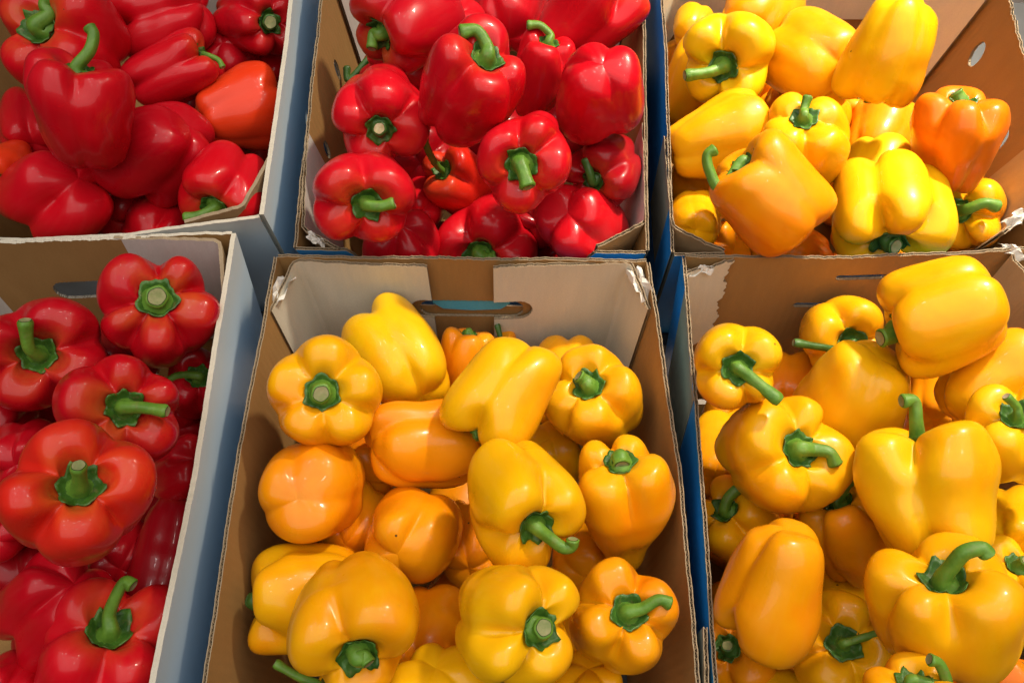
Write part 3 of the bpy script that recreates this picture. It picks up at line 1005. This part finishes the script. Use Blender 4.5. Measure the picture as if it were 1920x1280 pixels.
    for (su, sv_, dz) in stem:
        dd = Dc - dz * mpp
        ctrl.append(CAM + ray(su, sv_) / F * dd - C0)
    path = catmull(ctrl, 8 + 8 * len(ctrl))
    m = len(path)
    q = np.linspace(0, 1, m)
    ln = np.sum(np.linalg.norm(np.diff(path, axis=0), axis=1)) / r0
    base = 0.19 * np.exp(-q * ln / 0.16)
    rad = (0.105 + 0.75 * base * 0.9 + 0.035 * np.clip((q - 0.8) / 0.2, 0, 1) ** 1.5) * r0 * st
    rad[-1] *= 0.72
    rad[-2] *= 0.93
    SV, SF, tdir = tube(path, rad, 20, 0.035, seed)
    so = mesh_obj('stem', SV, SF, M['stem_dark' if dark else 'stem'], root)
    # the cut face of the stem
    last = np.array(SV[-20:])
    cen = last.mean(0)
    EV = [cen - tdir * rad[-1] * 0.12] + [cen + (p - cen) * 0.6 + tdir * rad[-1] * 0.02 for p in last] + [cen + (p - cen) * 0.93 + tdir * rad[-1] * 0.06 for p in last]
    EF = [(0, 1 + j, 1 + (j + 1) % 20) for j in range(20)] + [(1 + j, 21 + j, 21 + (j + 1) % 20, 1 + (j + 1) % 20) for j in range(20)]
    mesh_obj('cut_end', EV, EF, M['cut_dry' if dry else 'cut'], so)
    return root


# Each pepper is listed nearest first within its box.
# ---- back left box
P(TL, 'tl_b', (152, 216), 174, 200, 'red pepper standing upright with tall pale stem, back left box', ax=(0.05, 0.93, 0.30), h=0.0, tp=.30, co='r',
  stem=[(168, 95, 8), (175, 65, 10), (166, 50, 12)], n=4, gr=.8)
P(TL, 'tl_i', (112, 372), 186, 180, 'large red pepper with two bulging lobes at the near left rim', ax=(-0.35, -0.35, -0.85), h=0.01, n=3, tp=.1, gr=1.8, roll=0.6)
P(TL, 'tl_k', (424, 350), 150, 150, 'red pepper with its green stem hanging over the near rim, back left box', cal=(400, 388), h=-0.03, n=3, co='r',
  stem=[(378, 402, 14), (345, 408, 16)])
P(TL, 'tl_h', (301, 283), 182, 180, 'dark red pepper with wrinkled shine in the middle of the back left box', ax=(-0.5, -0.55, -0.55), h=-0.045, n=3, tp=.15, co='r2')
P(TL, 'tl_g', (452, 206), 146, 152, 'orange red pepper lying sideways against the right wall', ax=(0.9, 0.25, -0.3), h=-0.025, co='or', tp=.4, gr=.55)
P(TL, 'tl_e', (322, 135), 122, 152, 'red pepper with thin stem curling down on its right', ax=(0.80, 0.42, 0.25), h=-0.01, tp=.05, gr=1.2,
  stem=[(408, 112, 4), (418, 127, 6)], st=.7)
P(TL, 'tl_a', (132, 92), 205, 200, 'red pepper with short curved stem at the far left of the back left box', cal=(85, 52), h=-0.01, n=4, gr=1.1,
  stem=[(92, 28, 12), (86, 10, 16), (95, -4, 18)])
P(TL, 'tl_c', (308, 40), 150, 160, 'dimpled red pepper lying sideways along the far edge', ax=(-0.85, -0.2, -0.25), h=-0.015, gr=1.3, tp=.15)
P(TL, 'tl_d', (478, 40), 126, 140, 'dark red pepper facing up with a flat cut stem, far right corner', cal=(505, 42), h=-0.02, co='r2', n=5, gr=1.0, dep=.45,
  stem=[(507, 42, 14)], st=1.6, cr=1.05, dark=True)
P(TL, 'tl_f', (432, 125), 115, 130, 'red pepper half hidden behind the curled thin stem', ax=(0.2, -0.5, -0.6), h=-0.045, co='r')
P(TL, 'tl_j', (22, 328), 112, 120, 'small orange red pepper at the left edge with green stem', cal=(2, 345), h=-0.035, co='or', stem=[(-2, 350, 14), (-16, 358, 18)])
P(TL, 'tl_l', (296, 432), 125, 125, 'red pepper low behind the near rim, between its two neighbours', ax=(0.2, 0.2, -0.9), h=-0.055, co='r')
P(TL, 'tl_m', (70, 235), 120, 150, 'dark red pepper tucked behind the upright pepper by the left wall', ax=(0.1, 0.5, -0.8), h=-0.055, co='r2')
P(TL, 'tl_n', (515, 120), 110, 120, 'sliver of red pepper under the flat-cut one at the right wall', ax=(0.1, 0.4, -0.8), h=-0.055, co='r')
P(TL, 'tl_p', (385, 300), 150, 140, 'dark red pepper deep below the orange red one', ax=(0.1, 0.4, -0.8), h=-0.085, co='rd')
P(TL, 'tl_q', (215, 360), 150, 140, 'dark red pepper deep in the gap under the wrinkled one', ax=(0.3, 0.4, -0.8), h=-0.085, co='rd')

# ---- back middle box
P(TM, 'tm_j', (985, 295), 184, 185, 'red pepper facing up with thick stem pointing down, back middle box', cal=(977, 308), h=-0.005, n=4, gr=.8, co='r',
  stem=[(982, 325, 22), (990, 352, 26)], st=1.15)
P(TM, 'tm_e', (882, 172), 186, 225, 'tall red pepper with a big hooked stem, centre of the back middle box', cal=(912, 112), h=-0.01, n=4, tp=.2, gr=.9,
  stem=[(912, 85, 10), (893, 58, 14), (862, 62, 18)], st=1.1)
P(TM, 'tm_g', (1120, 168), 164, 185, 'glossy red pepper with a long lobe on top beside the right wall', ax=(-0.1, -0.45, -0.8), h=-0.01, n=3, tp=.15, gr=1.0, roll=0.9)
P(TM, 'tm_i', (683, 366), 176, 178, 'red pepper with stem pointing right, near left corner of the middle box', cal=(688, 383), h=-0.02, n=4, gr=1.0,
  stem=[(712, 387, 20), (740, 380, 22)], st=.95)
P(TM, 'tm_m', (1096, 424), 158, 160, 'red pepper with rounded tip up, near right corner of the middle box', ax=(0.2, -0.3, -0.9), h=-0.02, n=3, gr=1.2, tp=.15)
P(TM, 'tm_n', (916, 448), 176, 170, 'red pepper at the near rim with stem just above the edge', cal=(900, 478), h=-0.03, n=4, gr=1.0, stem=[(915, 486, 10), (932, 481, 14)])
P(TM, 'tm_o', (756, 460), 150, 150, 'red pepper with star shaped tip at the near rim', ax=(0.1, -0.45, -0.85), h=-0.035, n=4, gr=1.2, co='r')
P(TM, 'tm_h', (713, 208), 160, 200, 'red pepper with dry round stem end by the left wall', cal=(711, 240), h=-0.03, n=4, gr=.9, co='r',
  stem=[(711, 241, 12)], st=1.1, dark=True, dry=True)
P(TM, 'tm_k', (862, 345), 108, 150, 'small red pepper with a long thin curved stem', cal=(832, 322), h=-0.035, co='ro', n=3,
  stem=[(815, 305, 50), (798, 270, 120), (797, 240, 150)], st=.95)
P(TM, 'tm_f', (1014, 142), 115, 150, 'narrow red pepper with stem bent left, behind the glossy one', ax=(0.2, 0.85, 0.45), h=-0.03, n=3, gr=1.1,
  stem=[(1032, 66, 5), (1012, 48, 8), (988, 48, 10)], st=1.1)
P(TM, 'tm_l', (1140, 322), 128, 130, 'shaded red pepper with dark stem by the right wall', cal=(1112, 340), h=-0.05, co='rd', dark=True,
  stem=[(1106, 325, 18), (1097, 297, 22)], st=1.0)
P(TM, 'tm_c', (1095, 32), 150, 190, 'long red pepper leaning to the far right corner', ax=(0.65, 0.65, 0.1), h=-0.02, n=3, gr=1.3, tp=.3, stem=[(1160, -10, 3)])
P(TM, 'tm_a', (770, 35), 175, 180, 'red pepper with stem hanging down on its left, far edge', cal=(712, 62), h=-0.02, n=4, gr=.9, co='r2',
  stem=[(700, 65, 4), (697, 92, 6)], st=.9)
P(TM, 'tm_d', (868, 72), 130, 140, 'wrinkled red pepper top behind the hooked stem', ax=(-0.1, -0.6, -0.6), h=-0.035, gr=1.1)
P(TM, 'tm_b', (952, 20), 138, 150, 'smooth dark red pepper at the far edge of the middle box', ax=(0.1, 0.6, -0.7), h=-0.03, co='r2', gr=.6)
P(TM, 'tm_q', (745, 132), 110, 120, 'red pepper behind the one with a dry stem end', ax=(-.6, .3, .1), h=-0.06, co='r', stem=[(655, 150, 4), (650, 125, 6)], dark=True)
P(TM, 'tm_p', (785, 388), 100, 110, 'red pepper low in the gap beside the long thin stem', ax=(0.1, .3, -.8), h=-0.08, co='r')
P(TM, 'tm_r', (800, 290), 140, 130, 'dark red pepper deep behind the long thin stem', ax=(0.1, .3, -.8), h=-0.09, co='rd')
P(TM, 'tm_s', (1010, 410), 120, 120, 'dark red pepper in the gap under the thick stemmed one', ax=(0.1, .3, -.8), h=-0.085, co='rd')

# ---- back right box
P(TR, 'tr_j', (1440, 368), 174, 186, 'yellow pepper with broad base and stem curving up left, near rim', ax=(-0.5, 0.62, 0.2), h=0.03, co='yo', n=3, tp=-.1, gr=.5,
  stem=[(1352, 355, 6), (1330, 320, 8), (1326, 292, 10), (1342, 280, 12)], st=1.0)
P(TR, 'tr_k', (1660, 385), 200, 195, 'bright yellow pepper with two fat lobes at the near rim', cal=(1672, 455), h=-0.01, co='yl', n=4, gr=1.6, tp=.05, roll=.4, stem=[(1680, 462, 8)], dark=True)
P(TR, 'tr_g', (1510, 288), 152, 210, 'yellow pepper standing upright with straight stem, back right box', cal=(1504, 230), h=0.0, co='y', tp=.45, gr=.7, dep=.24,
  stem=[(1508, 205, 4), (1515, 180, 6)], st=.85)
P(TR, 'tr_f', (1350, 263), 158, 178, 'yellow pepper lying on its side, pointing left', ax=(0.85, 0.30, -0.25), h=-0.01, co='y', tp=.45, gr=.5)
P(TR, 'tr_a', (1367, 111), 168, 170, 'yellow pepper with stem pointing left, far left corner', cal=(1357, 124), h=-0.005, co='y', n=4, gr=1.0,
  stem=[(1330, 136, 20), (1284, 142, 24)], st=1.05)
P(TR, 'tr_i', (1783, 266), 164, 172, 'orange pepper standing against the right wall', ax=(0.1, 0.93, 0.22), h=-0.02, co='o', tp=.4, gr=.8, stem=[(1792, 172, 4)])
P(TR, 'tr_e', (1668, 100), 152, 182, 'yellow pepper with a white hot highlight, far right', ax=(-0.28, -0.9, -0.2), h=-0.01, co='y', tp=.25, gr=.4)
P(TR, 'tr_d', (1530, 112), 165, 170, 'yellow pepper on its side between two others at the back', ax=(-0.6, 0.2, -0.7), h=-0.02, co='y', tp=.15, gr=.6)
P(TR, 'tr_l', (1815, 402), 140, 135, 'small yellow pepper with stem arching right, near right corner', cal=(1798, 396), h=-0.025, co='y', n=5, gr=1.3,
  stem=[(1815, 392, 42), (1846, 381, 62), (1872, 388, 60)], st=1.25)
P(TR, 'tr_c', (1428, 25), 148, 150, 'orange yellow pepper at the far edge of the back right box', ax=(0.2, 0.5, -0.8), h=-0.03, co='yo', gr=.5)
P(TR, 'tr_h', (1508, 218), 150, 120, 'yellow pepper behind the upright one, only its top showing', ax=(0.1, 0.2, -0.95), h=-0.05, co='yo', gr=1.1)
P(TR, 'tr_b', (1303, 152), 108, 170, 'yellow pepper squeezed along the left wall', ax=(0.3, 0.7, 0.1), h=-0.05, co='y', stem=[(1302, 54, 3)], tp=.2)
P(TR, 'tr_b2', (1300, 52), 75, 80, 'small round yellow pepper in the far left corner', ax=(0.1, 0.3, -0.8), h=-0.06, co='y', gr=.5)
P(TR, 'tr_m', (1300, 412), 105, 110, 'yellow pepper low in the near left corner', ax=(0.1, .3, -.8), h=-0.05, co='y', gr=.4)
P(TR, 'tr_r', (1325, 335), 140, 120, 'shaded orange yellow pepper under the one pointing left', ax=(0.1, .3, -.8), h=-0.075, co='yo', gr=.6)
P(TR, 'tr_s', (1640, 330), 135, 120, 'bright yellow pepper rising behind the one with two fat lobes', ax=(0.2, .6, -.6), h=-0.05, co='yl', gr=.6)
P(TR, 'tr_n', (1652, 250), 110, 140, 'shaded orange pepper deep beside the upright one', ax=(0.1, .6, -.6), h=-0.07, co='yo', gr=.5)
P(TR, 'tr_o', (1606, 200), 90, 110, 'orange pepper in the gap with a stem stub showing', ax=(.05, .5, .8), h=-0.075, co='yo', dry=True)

# ---- front left box
P(LF, 'lf_e', (147, 938), 262, 250, 'very large light red pepper with four fat lobes and short stem', cal=(147, 908), h=0.005, co='ro', n=4, gr=1.15, dep=.42, roll=.45,
  stem=[(147, 872, 20)], st=.82, cr=.9)
P(LF, 'lf_i', (188, 1232), 238, 240, 'red pepper with a tall bent stem at the bottom edge, front left box', cal=(197, 1180), h=0.01, co='r', n=4, gr=1.0, dep=.4,
  stem=[(205, 1150, 10), (222, 1108, 16), (236, 1090, 18), (250, 1098, 20)], st=.82)
P(LF, 'lf_c', (226, 766), 204, 200, 'red pepper with straight stem pointing right, front left box', cal=(234, 764), h=-0.03, co='r2', n=5, gr=1.05, dep=.45,
  stem=[(268, 764, 20), (314, 771, 22)], st=.9)
P(LF, 'lf_a', (297, 588), 196, 200, 'red pepper with pale round stem stub below the white flap', cal=(295, 560), h=-0.05, co='r2', n=5, gr=1.2, dep=.35,
  stem=[(294, 556, 12)], st=1.4, cr=1.1)
P(LF, 'lf_b', (80, 667), 205, 200, 'red pepper with stem pointing up at the left edge', cal=(70, 664), h=-0.035, co='r2', n=4, gr=1.2, dep=.5,
  stem=[(54, 650, 40), (47, 600, 62)], st=.9, cr=.95)
P(LF, 'lf_d', (378, 724), 132, 145, 'red pepper pressed to the right wall with stem pointing left', cal=(372, 706), h=-0.05, co='r2', n=4, gr=1.2,
  stem=[(345, 703, 14), (322, 710, 18), (310, 728, 18)], st=.95)
P(LF, 'lf_f', (352, 882), 130, 140, 'red pepper lower down by the right wall, stem hidden', cal=(385, 868), h=-0.055, co='r2', n=4, gr=1.3, stem=[(392, 862, 4)])
P(LF, 'lf_h', (112, 1135), 200, 205, 'smooth red pepper lying behind the tall bent stem at the lower left', ax=(-0.25, -0.45, -0.8), h=-0.05, co='r2', n=4, gr=1.3)
P(LF, 'lf_g', (315, 1055), 135, 235, 'long dark red pepper along the right wall', ax=(0.15, 0.9, -0.35), h=-0.06, co='rd', n=3, gr=.8, tp=.1)
P(LF, 'lf_j', (20, 1300), 140, 140, 'red pepper in the bottom left corner of the picture', ax=(0.1, 0.3, -.8), h=-0.02, co='r')
P(LF, 'lf_k', (52, 852), 125, 130, 'dark pinkish red pepper behind the very large one', ax=(0.1, 0.3, -.8), h=-0.06, co='r2')
P(LF, 'lf_l', (5, 790), 110, 130, 'dark red pepper at the left edge under the upward stem', ax=(0.1, 0.3, -.8), h=-0.07, co='rd')
P(LF, 'lf_n', (0, 985), 120, 150, 'red pepper cut off by the left edge beside the very large one', ax=(0.1, 0.3, -.8), h=-0.05, co='r2')
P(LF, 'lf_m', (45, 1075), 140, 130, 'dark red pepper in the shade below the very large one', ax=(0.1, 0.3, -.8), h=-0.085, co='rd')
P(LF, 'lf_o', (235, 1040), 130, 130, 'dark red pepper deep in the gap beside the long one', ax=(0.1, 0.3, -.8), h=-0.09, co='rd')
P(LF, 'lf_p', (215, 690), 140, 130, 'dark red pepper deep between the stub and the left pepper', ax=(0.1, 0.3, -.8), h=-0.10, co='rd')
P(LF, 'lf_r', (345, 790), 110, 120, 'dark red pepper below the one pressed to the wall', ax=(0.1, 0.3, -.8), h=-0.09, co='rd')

# ---- front middle box
P(CF, 'cf_n', (668, 1152), 222, 250, 'yellow pepper hanging its stem down, bottom left of the middle box', cal=(675, 1222), h=-0.01, co='y', n=3, gr=.9, tp=.42, roll=1.2,
  stem=[(682, 1230, 14), (692, 1244, 20)], st=.85)
P(CF, 'cf_p', (955, 1165), 215, 245, 'yellow pepper with thick stem stub pointing right', cal=(1010, 1178), h=-0.015, co='yl', n=4, gr=1.2, tp=.25,
  stem=[(1020, 1176, 12)], st=1.15, cr=1.0, dark=False)
P(CF, 'cf_j', (973, 935), 205, 215, 'yellow pepper with a hooked stem pointing to the lower right', cal=(1005, 985), h=-0.015, co='y', n=3, gr=1.3, tp=.1, roll=.3,
  stem=[(1030, 1008, 12), (1055, 1026, 14), (1072, 1024, 16), (1074, 1010, 18)], st=.9)
P(CF, 'cf_q', (1161, 1162), 198, 195, 'orange yellow pepper with stem reaching the right wall', cal=(1178, 1148), h=-0.02, co='yo', n=4, gr=1.1,
  stem=[(1205, 1140, 18), (1235, 1124, 24), (1258, 1132, 26)], st=.95)
P(CF, 'cf_l', (1169, 962), 178, 285, 'tall tapering yellow pepper with a short round stem', cal=(1166, 878), h=-0.025, co='y', n=4, gr=.8, tp=.72, dep=.25,
  stem=[(1166, 872, 4)], st=1.15)
P(CF, 'cf_a', (613, 741), 198, 190, 'yellow pepper facing up with round stub stem, left side', cal=(604, 736), h=-0.06, co='y', n=5, gr=.8, dep=.3,
  stem=[(602, 738, 10)], st=1.2)
P(CF, 'cf_d', (942, 735), 176, 205, 'yellow pepper with a notch and stem under its left end', ax=(-0.35, -0.62, 0.05), h=-0.05, co='y', n=3, gr=1.4, tp=.15, roll=2.6,
  stem=[(892, 790, 2), (872, 795, 6), (862, 784, 8)], st=.8, dry=True)
P(CF, 'cf_f', (1122, 756), 178, 195, 'yellow pepper with stem leaning up left, far right corner', cal=(1104, 722), h=-0.06, co='y', n=4, gr=.8,
  stem=[(1095, 712, 12), (1084, 704, 16)], st=.95)
P(CF, 'cf_g', (790, 838), 156, 190, 'orange yellow pepper lying sideways in the middle', ax=(0.9, 0.05, -0.2), h=-0.04, co='yo', n=4, gr=1.1, tp=.1)
P(CF, 'cf_i', (765, 1008), 176, 190, 'orange yellow pepper with creased round end, centre of the box', ax=(0.1, 0.35, -0.9), h=-0.04, co='yo', n=3, gr=1.2, tp=.1)
P(CF, 'cf_h', (581, 916), 186, 190, 'plump yellow pepper with a dimple by the left wall', ax=(0.25, 0.1, -0.95), h=-0.05, co='yo', n=3, gr=.7, tp=.1)
P(CF, 'cf_m', (580, 1115), 195, 215, 'yellow pepper with stem against the left wall', ax=(-0.93, -0.1, 0.05), h=-0.04, co='y', n=3, gr=1.1, tp=.1,
  stem=[(476, 1126, 2)], dark=True)
P(CF, 'cf_b', (748, 668), 172, 200, 'pale yellow pepper with lobed top under the left white flap', ax=(-0.45, 0.55, -0.6), h=-0.06, co='yl', n=4, gr=.75, tp=.15)
P(CF, 'cf_k', (1034, 850), 112, 115, 'small yellow pepper half hidden behind the hooked stem one', ax=(0.1, -.3, -.8), h=-0.06, co='y', gr=.5)
P(CF, 'cf_e', (1062, 715), 125, 150, 'shaded yellow pepper behind the notched one', ax=(0.1, .6, -.6), h=-0.09, co='y', gr=.6)
P(CF, 'cf_c', (875, 690), 95, 150, 'shaded orange yellow pepper behind, below the hand hole', ax=(0.05, .8, .2), h=-0.09, co='yo', gr=.5, stem=[(890, 640, -4)])
P(CF, 'cf_u', (935, 690), 90, 120, 'yellow pepper at the back whose stem stands by the flap', ax=(0.05, .8, .2), h=-0.10, co='yo', stem=[(940, 640, 3), (932, 608, 4)], dark=True)
P(CF, 'cf_t', (620, 1345), 170, 160, 'yellow pepper below the picture edge, thin stem showing', ax=(-0.45, .8, .3), h=-0.03, co='y', stem=[(560, 1268, 6), (515, 1242, 10)], st=.85)
P(CF, 'cf_r', (832, 1330), 205, 190, 'yellow pepper with only its crown above the bottom edge', ax=(0.1, -.6, -.6), h=-0.02, co='y', gr=.8)
P(CF, 'cf_s', (1098, 1325), 165, 170, 'yellow pepper peeking in at the bottom edge, right of centre', ax=(0.1, -.6, -.6), h=-0.025, co='y', gr=.8)
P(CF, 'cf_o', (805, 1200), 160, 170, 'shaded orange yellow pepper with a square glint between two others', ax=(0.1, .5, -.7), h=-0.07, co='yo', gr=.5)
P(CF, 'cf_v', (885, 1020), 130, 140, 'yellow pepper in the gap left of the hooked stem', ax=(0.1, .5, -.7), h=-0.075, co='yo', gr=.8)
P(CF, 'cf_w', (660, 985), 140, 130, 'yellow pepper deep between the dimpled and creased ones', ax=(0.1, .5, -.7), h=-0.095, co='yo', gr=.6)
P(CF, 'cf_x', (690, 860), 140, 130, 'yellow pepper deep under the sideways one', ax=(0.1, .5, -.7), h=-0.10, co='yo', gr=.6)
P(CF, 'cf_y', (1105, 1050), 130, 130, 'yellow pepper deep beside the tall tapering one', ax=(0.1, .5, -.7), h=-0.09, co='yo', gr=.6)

# ---- front right box
P(RF, 'rf_r', (1715, 1345), 190, 180, 'yellow pepper below the picture edge with hooked stem rising', ax=(.1, .7, .5), h=0.02, co='y',
  stem=[(1772, 1285, 14), (1762, 1245, 18), (1742, 1235, 20)], st=.95)
P(RF, 'rf_m', (1776, 1150), 245, 245, 'large yellow pepper with thick stem arching right, bottom right', cal=(1780, 1082), h=0.0, co='y', n=4, gr=1.0, dep=.4,
  stem=[(1785, 1060, 24), (1808, 1035, 40), (1840, 1028, 46), (1852, 1040, 46)], st=.95)
P(RF, 'rf_h', (1738, 925), 252, 245, 'big yellow pepper standing upright with tall hooked stem', ax=(-0.06, 0.96, 0.12), h=0.02, co='yl', n=4, gr=1.2, tp=.3, roll=3.1,
  stem=[(1718, 790, 6), (1714, 752, 8), (1690, 752, 10)], st=.8)
P(RF, 'rf_k', (1450, 1097), 196, 232, 'long yellow pepper lying diagonally without visible stem', ax=(-0.35, -0.82, -0.4), h=-0.005, co='yo', n=3, gr=1.1, tp=.2, roll=1.0)
P(RF, 'rf_c', (1766, 590), 194, 190, 'yellow pepper on its side near the far wall, stem to the left', cal=(1682, 622), h=-0.005, co='y', n=4, gr=.6, tp=.1,
  stem=[(1672, 628, 6), (1650, 634, 10)], st=1.4)
P(RF, 'rf_a', (1376, 684), 165, 175, 'yellow pepper with straight stem to the lower right, by the left wall', cal=(1383, 690), h=-0.025, co='yl', n=4, gr=1.1,
  stem=[(1410, 710, 18), (1462, 752, 26)], st=1.15, cr=1.1)
P(RF, 'rf_g', (1455, 853), 212, 205, 'yellow pepper with stem bending down on its right', cal=(1498, 842), h=-0.02, co='y', n=4, gr=.9,
  stem=[(1525, 842, 14), (1555, 848, 20), (1567, 872, 20)], st=.95, cr=.95)
P(RF, 'rf_d', (1607, 747), 195, 200, 'yellow pepper leaning with its blossom end up, stem below', ax=(-0.4, -0.55, -0.5), h=-0.02, co='y', n=3, gr=.65, tp=.25, stem=[(1568, 815, -4)])
P(RF, 'rf_f', (1893, 825), 175, 190, 'yellow pepper at the right edge with a dark dry stem tip', cal=(1908, 780), h=-0.01, co='yl', n=4, gr=1.0,
  stem=[(1906, 762, 14), (1886, 742, 20)], st=.7, dry=True)
P(RF, 'rf_e', (1858, 712), 165, 190, 'yellow pepper behind at the right wall', ax=(0.6, 0.6, -0.3), h=-0.04, co='y', n=3, gr=1.1)
P(RF, 'rf_j', (1598, 1000), 168, 190, 'orange yellow pepper with upright stem between its neighbours', cal=(1578, 942), h=-0.04, co='yo', n=4, gr=1.1,
  stem=[(1580, 920, 8), (1596, 896, 12)], st=.95)
P(RF, 'rf_i', (1388, 985), 152, 155, 'small yellow pepper with stem arching right by the left wall', cal=(1362, 955), h=-0.04, co='y', n=4, gr=1.2,
  stem=[(1368, 930, 12), (1395, 912, 18), (1424, 934, 18)], st=1.15)
P(RF, 'rf_l', (1568, 1215), 205, 190, 'yellow pepper with a thin stem pointing right, bottom row', cal=(1582, 1206), h=-0.03, co='y', n=4, gr=1.1,
  stem=[(1600, 1200, 18), (1620, 1194, 22), (1672, 1180, 26)], st=.62, cr=.95)
P(RF, 'rf_b', (1578, 632), 160, 165, 'shaded yellow pepper at the far wall with long stem to the left', cal=(1596, 642), h=-0.055, co='y', n=4, gr=.9,
  stem=[(1570, 654, 14), (1535, 650, 22), (1488, 642, 26)], st=.75, dark=True)
P(RF, 'rf_t', (1590, 1130), 140, 130, 'yellow pepper behind the thin stem, creased crown', ax=(0.1, .5, -.7), h=-0.05, co='y', gr=.8)
P(RF, 'rf_o', (1888, 1105), 150, 165, 'yellow pepper at the right edge with green calyx in shade', cal=(1915, 1062), h=-0.03, co='y', n=4, stem=[(1925, 1050, 10)])
P(RF, 'rf_n', (1905, 1000), 150, 140, 'round yellow pepper at the right edge without stem', ax=(0.1, .5, -.7), h=-0.035, co='y', gr=.6)
P(RF, 'rf_q', (1850, 1275), 150, 150, 'orange pepper in the bottom right corner', ax=(0.6, .5, .2), h=-0.03, co='o', gr=.9, stem=[(1900, 1215, 6)], dark=True)
P(RF, 'rf_p', (1385, 1225), 150, 150, 'shaded yellow pepper with dark calyx in the left gap', cal=(1366, 1214), h=-0.06, co='yo', n=4, dark=True)
P(RF, 'rf_v', (1450, 1330), 150, 140, 'yellow pepper just below the bottom edge, left', ax=(0.1, .5, -.7), h=-0.03, co='y', gr=.6)
P(RF, 'rf_w', (1478, 730), 120, 130, 'shaded orange yellow pepper right of the straight stem', ax=(0.1, .5, -.7), h=-0.08, co='yo', gr=.6)
P(RF, 'rf_x', (1758, 745), 110, 140, 'shaded yellow pepper in the gap under the sideways one', ax=(0.1, .5, -.7), h=-0.08, co='yo', gr=.6)
P(RF, 'rf_z', (1345, 845), 110, 160, 'yellow pepper squeezed low along the left wall', ax=(0.1, .5, -.7), h=-0.075, co='y', gr=.4)

# beyond the right edge of the picture the box goes on: a few more along its right wall
for k_, (u_, v_, s_) in enumerate(((2000, 690, 160), (2010, 905, 165), (2030, 1120, 170), (2010, 1330, 170))):
    P(RF, 'rf_off%d' % k_, (u_, v_), s_, s_, 'yellow pepper along the right wall outside the picture, %s from the back' % ('first', 'second', 'third', 'fourth')[k_],
      ax=((0.3, 0.6, 0.6), (-0.2, 0.5, -0.8), (0.1, 0.3, 0.9), (0.4, 0.7, 0.3))[k_], h=-0.05, co=('y', 'yo', 'y', 'yl')[k_], gr=.9)

# ---- peppers at the bottom of each box, glimpsed through the gaps
KEEP = None
KEEP = {'rf_f4', 'rf_f12', 'tm_f3', 'tr_f11', 'tr_f1', 'cf_f6', 'lf_f9', 'tr_f6', 'lf_f10', 'tm_f1', 'rf_f9', 'rf_f7', 'tm_f9', 'rf_f10', 'tr_f2', 'rf_f8', 'tm_f8', 'tr_f10', 'tl_f8', 'tr_f8', 'cf_f8', 'tl_f6', 'rf_f6', 'tr_f3', 'cf_f5', 'lf_f5', 'rf_f3'}

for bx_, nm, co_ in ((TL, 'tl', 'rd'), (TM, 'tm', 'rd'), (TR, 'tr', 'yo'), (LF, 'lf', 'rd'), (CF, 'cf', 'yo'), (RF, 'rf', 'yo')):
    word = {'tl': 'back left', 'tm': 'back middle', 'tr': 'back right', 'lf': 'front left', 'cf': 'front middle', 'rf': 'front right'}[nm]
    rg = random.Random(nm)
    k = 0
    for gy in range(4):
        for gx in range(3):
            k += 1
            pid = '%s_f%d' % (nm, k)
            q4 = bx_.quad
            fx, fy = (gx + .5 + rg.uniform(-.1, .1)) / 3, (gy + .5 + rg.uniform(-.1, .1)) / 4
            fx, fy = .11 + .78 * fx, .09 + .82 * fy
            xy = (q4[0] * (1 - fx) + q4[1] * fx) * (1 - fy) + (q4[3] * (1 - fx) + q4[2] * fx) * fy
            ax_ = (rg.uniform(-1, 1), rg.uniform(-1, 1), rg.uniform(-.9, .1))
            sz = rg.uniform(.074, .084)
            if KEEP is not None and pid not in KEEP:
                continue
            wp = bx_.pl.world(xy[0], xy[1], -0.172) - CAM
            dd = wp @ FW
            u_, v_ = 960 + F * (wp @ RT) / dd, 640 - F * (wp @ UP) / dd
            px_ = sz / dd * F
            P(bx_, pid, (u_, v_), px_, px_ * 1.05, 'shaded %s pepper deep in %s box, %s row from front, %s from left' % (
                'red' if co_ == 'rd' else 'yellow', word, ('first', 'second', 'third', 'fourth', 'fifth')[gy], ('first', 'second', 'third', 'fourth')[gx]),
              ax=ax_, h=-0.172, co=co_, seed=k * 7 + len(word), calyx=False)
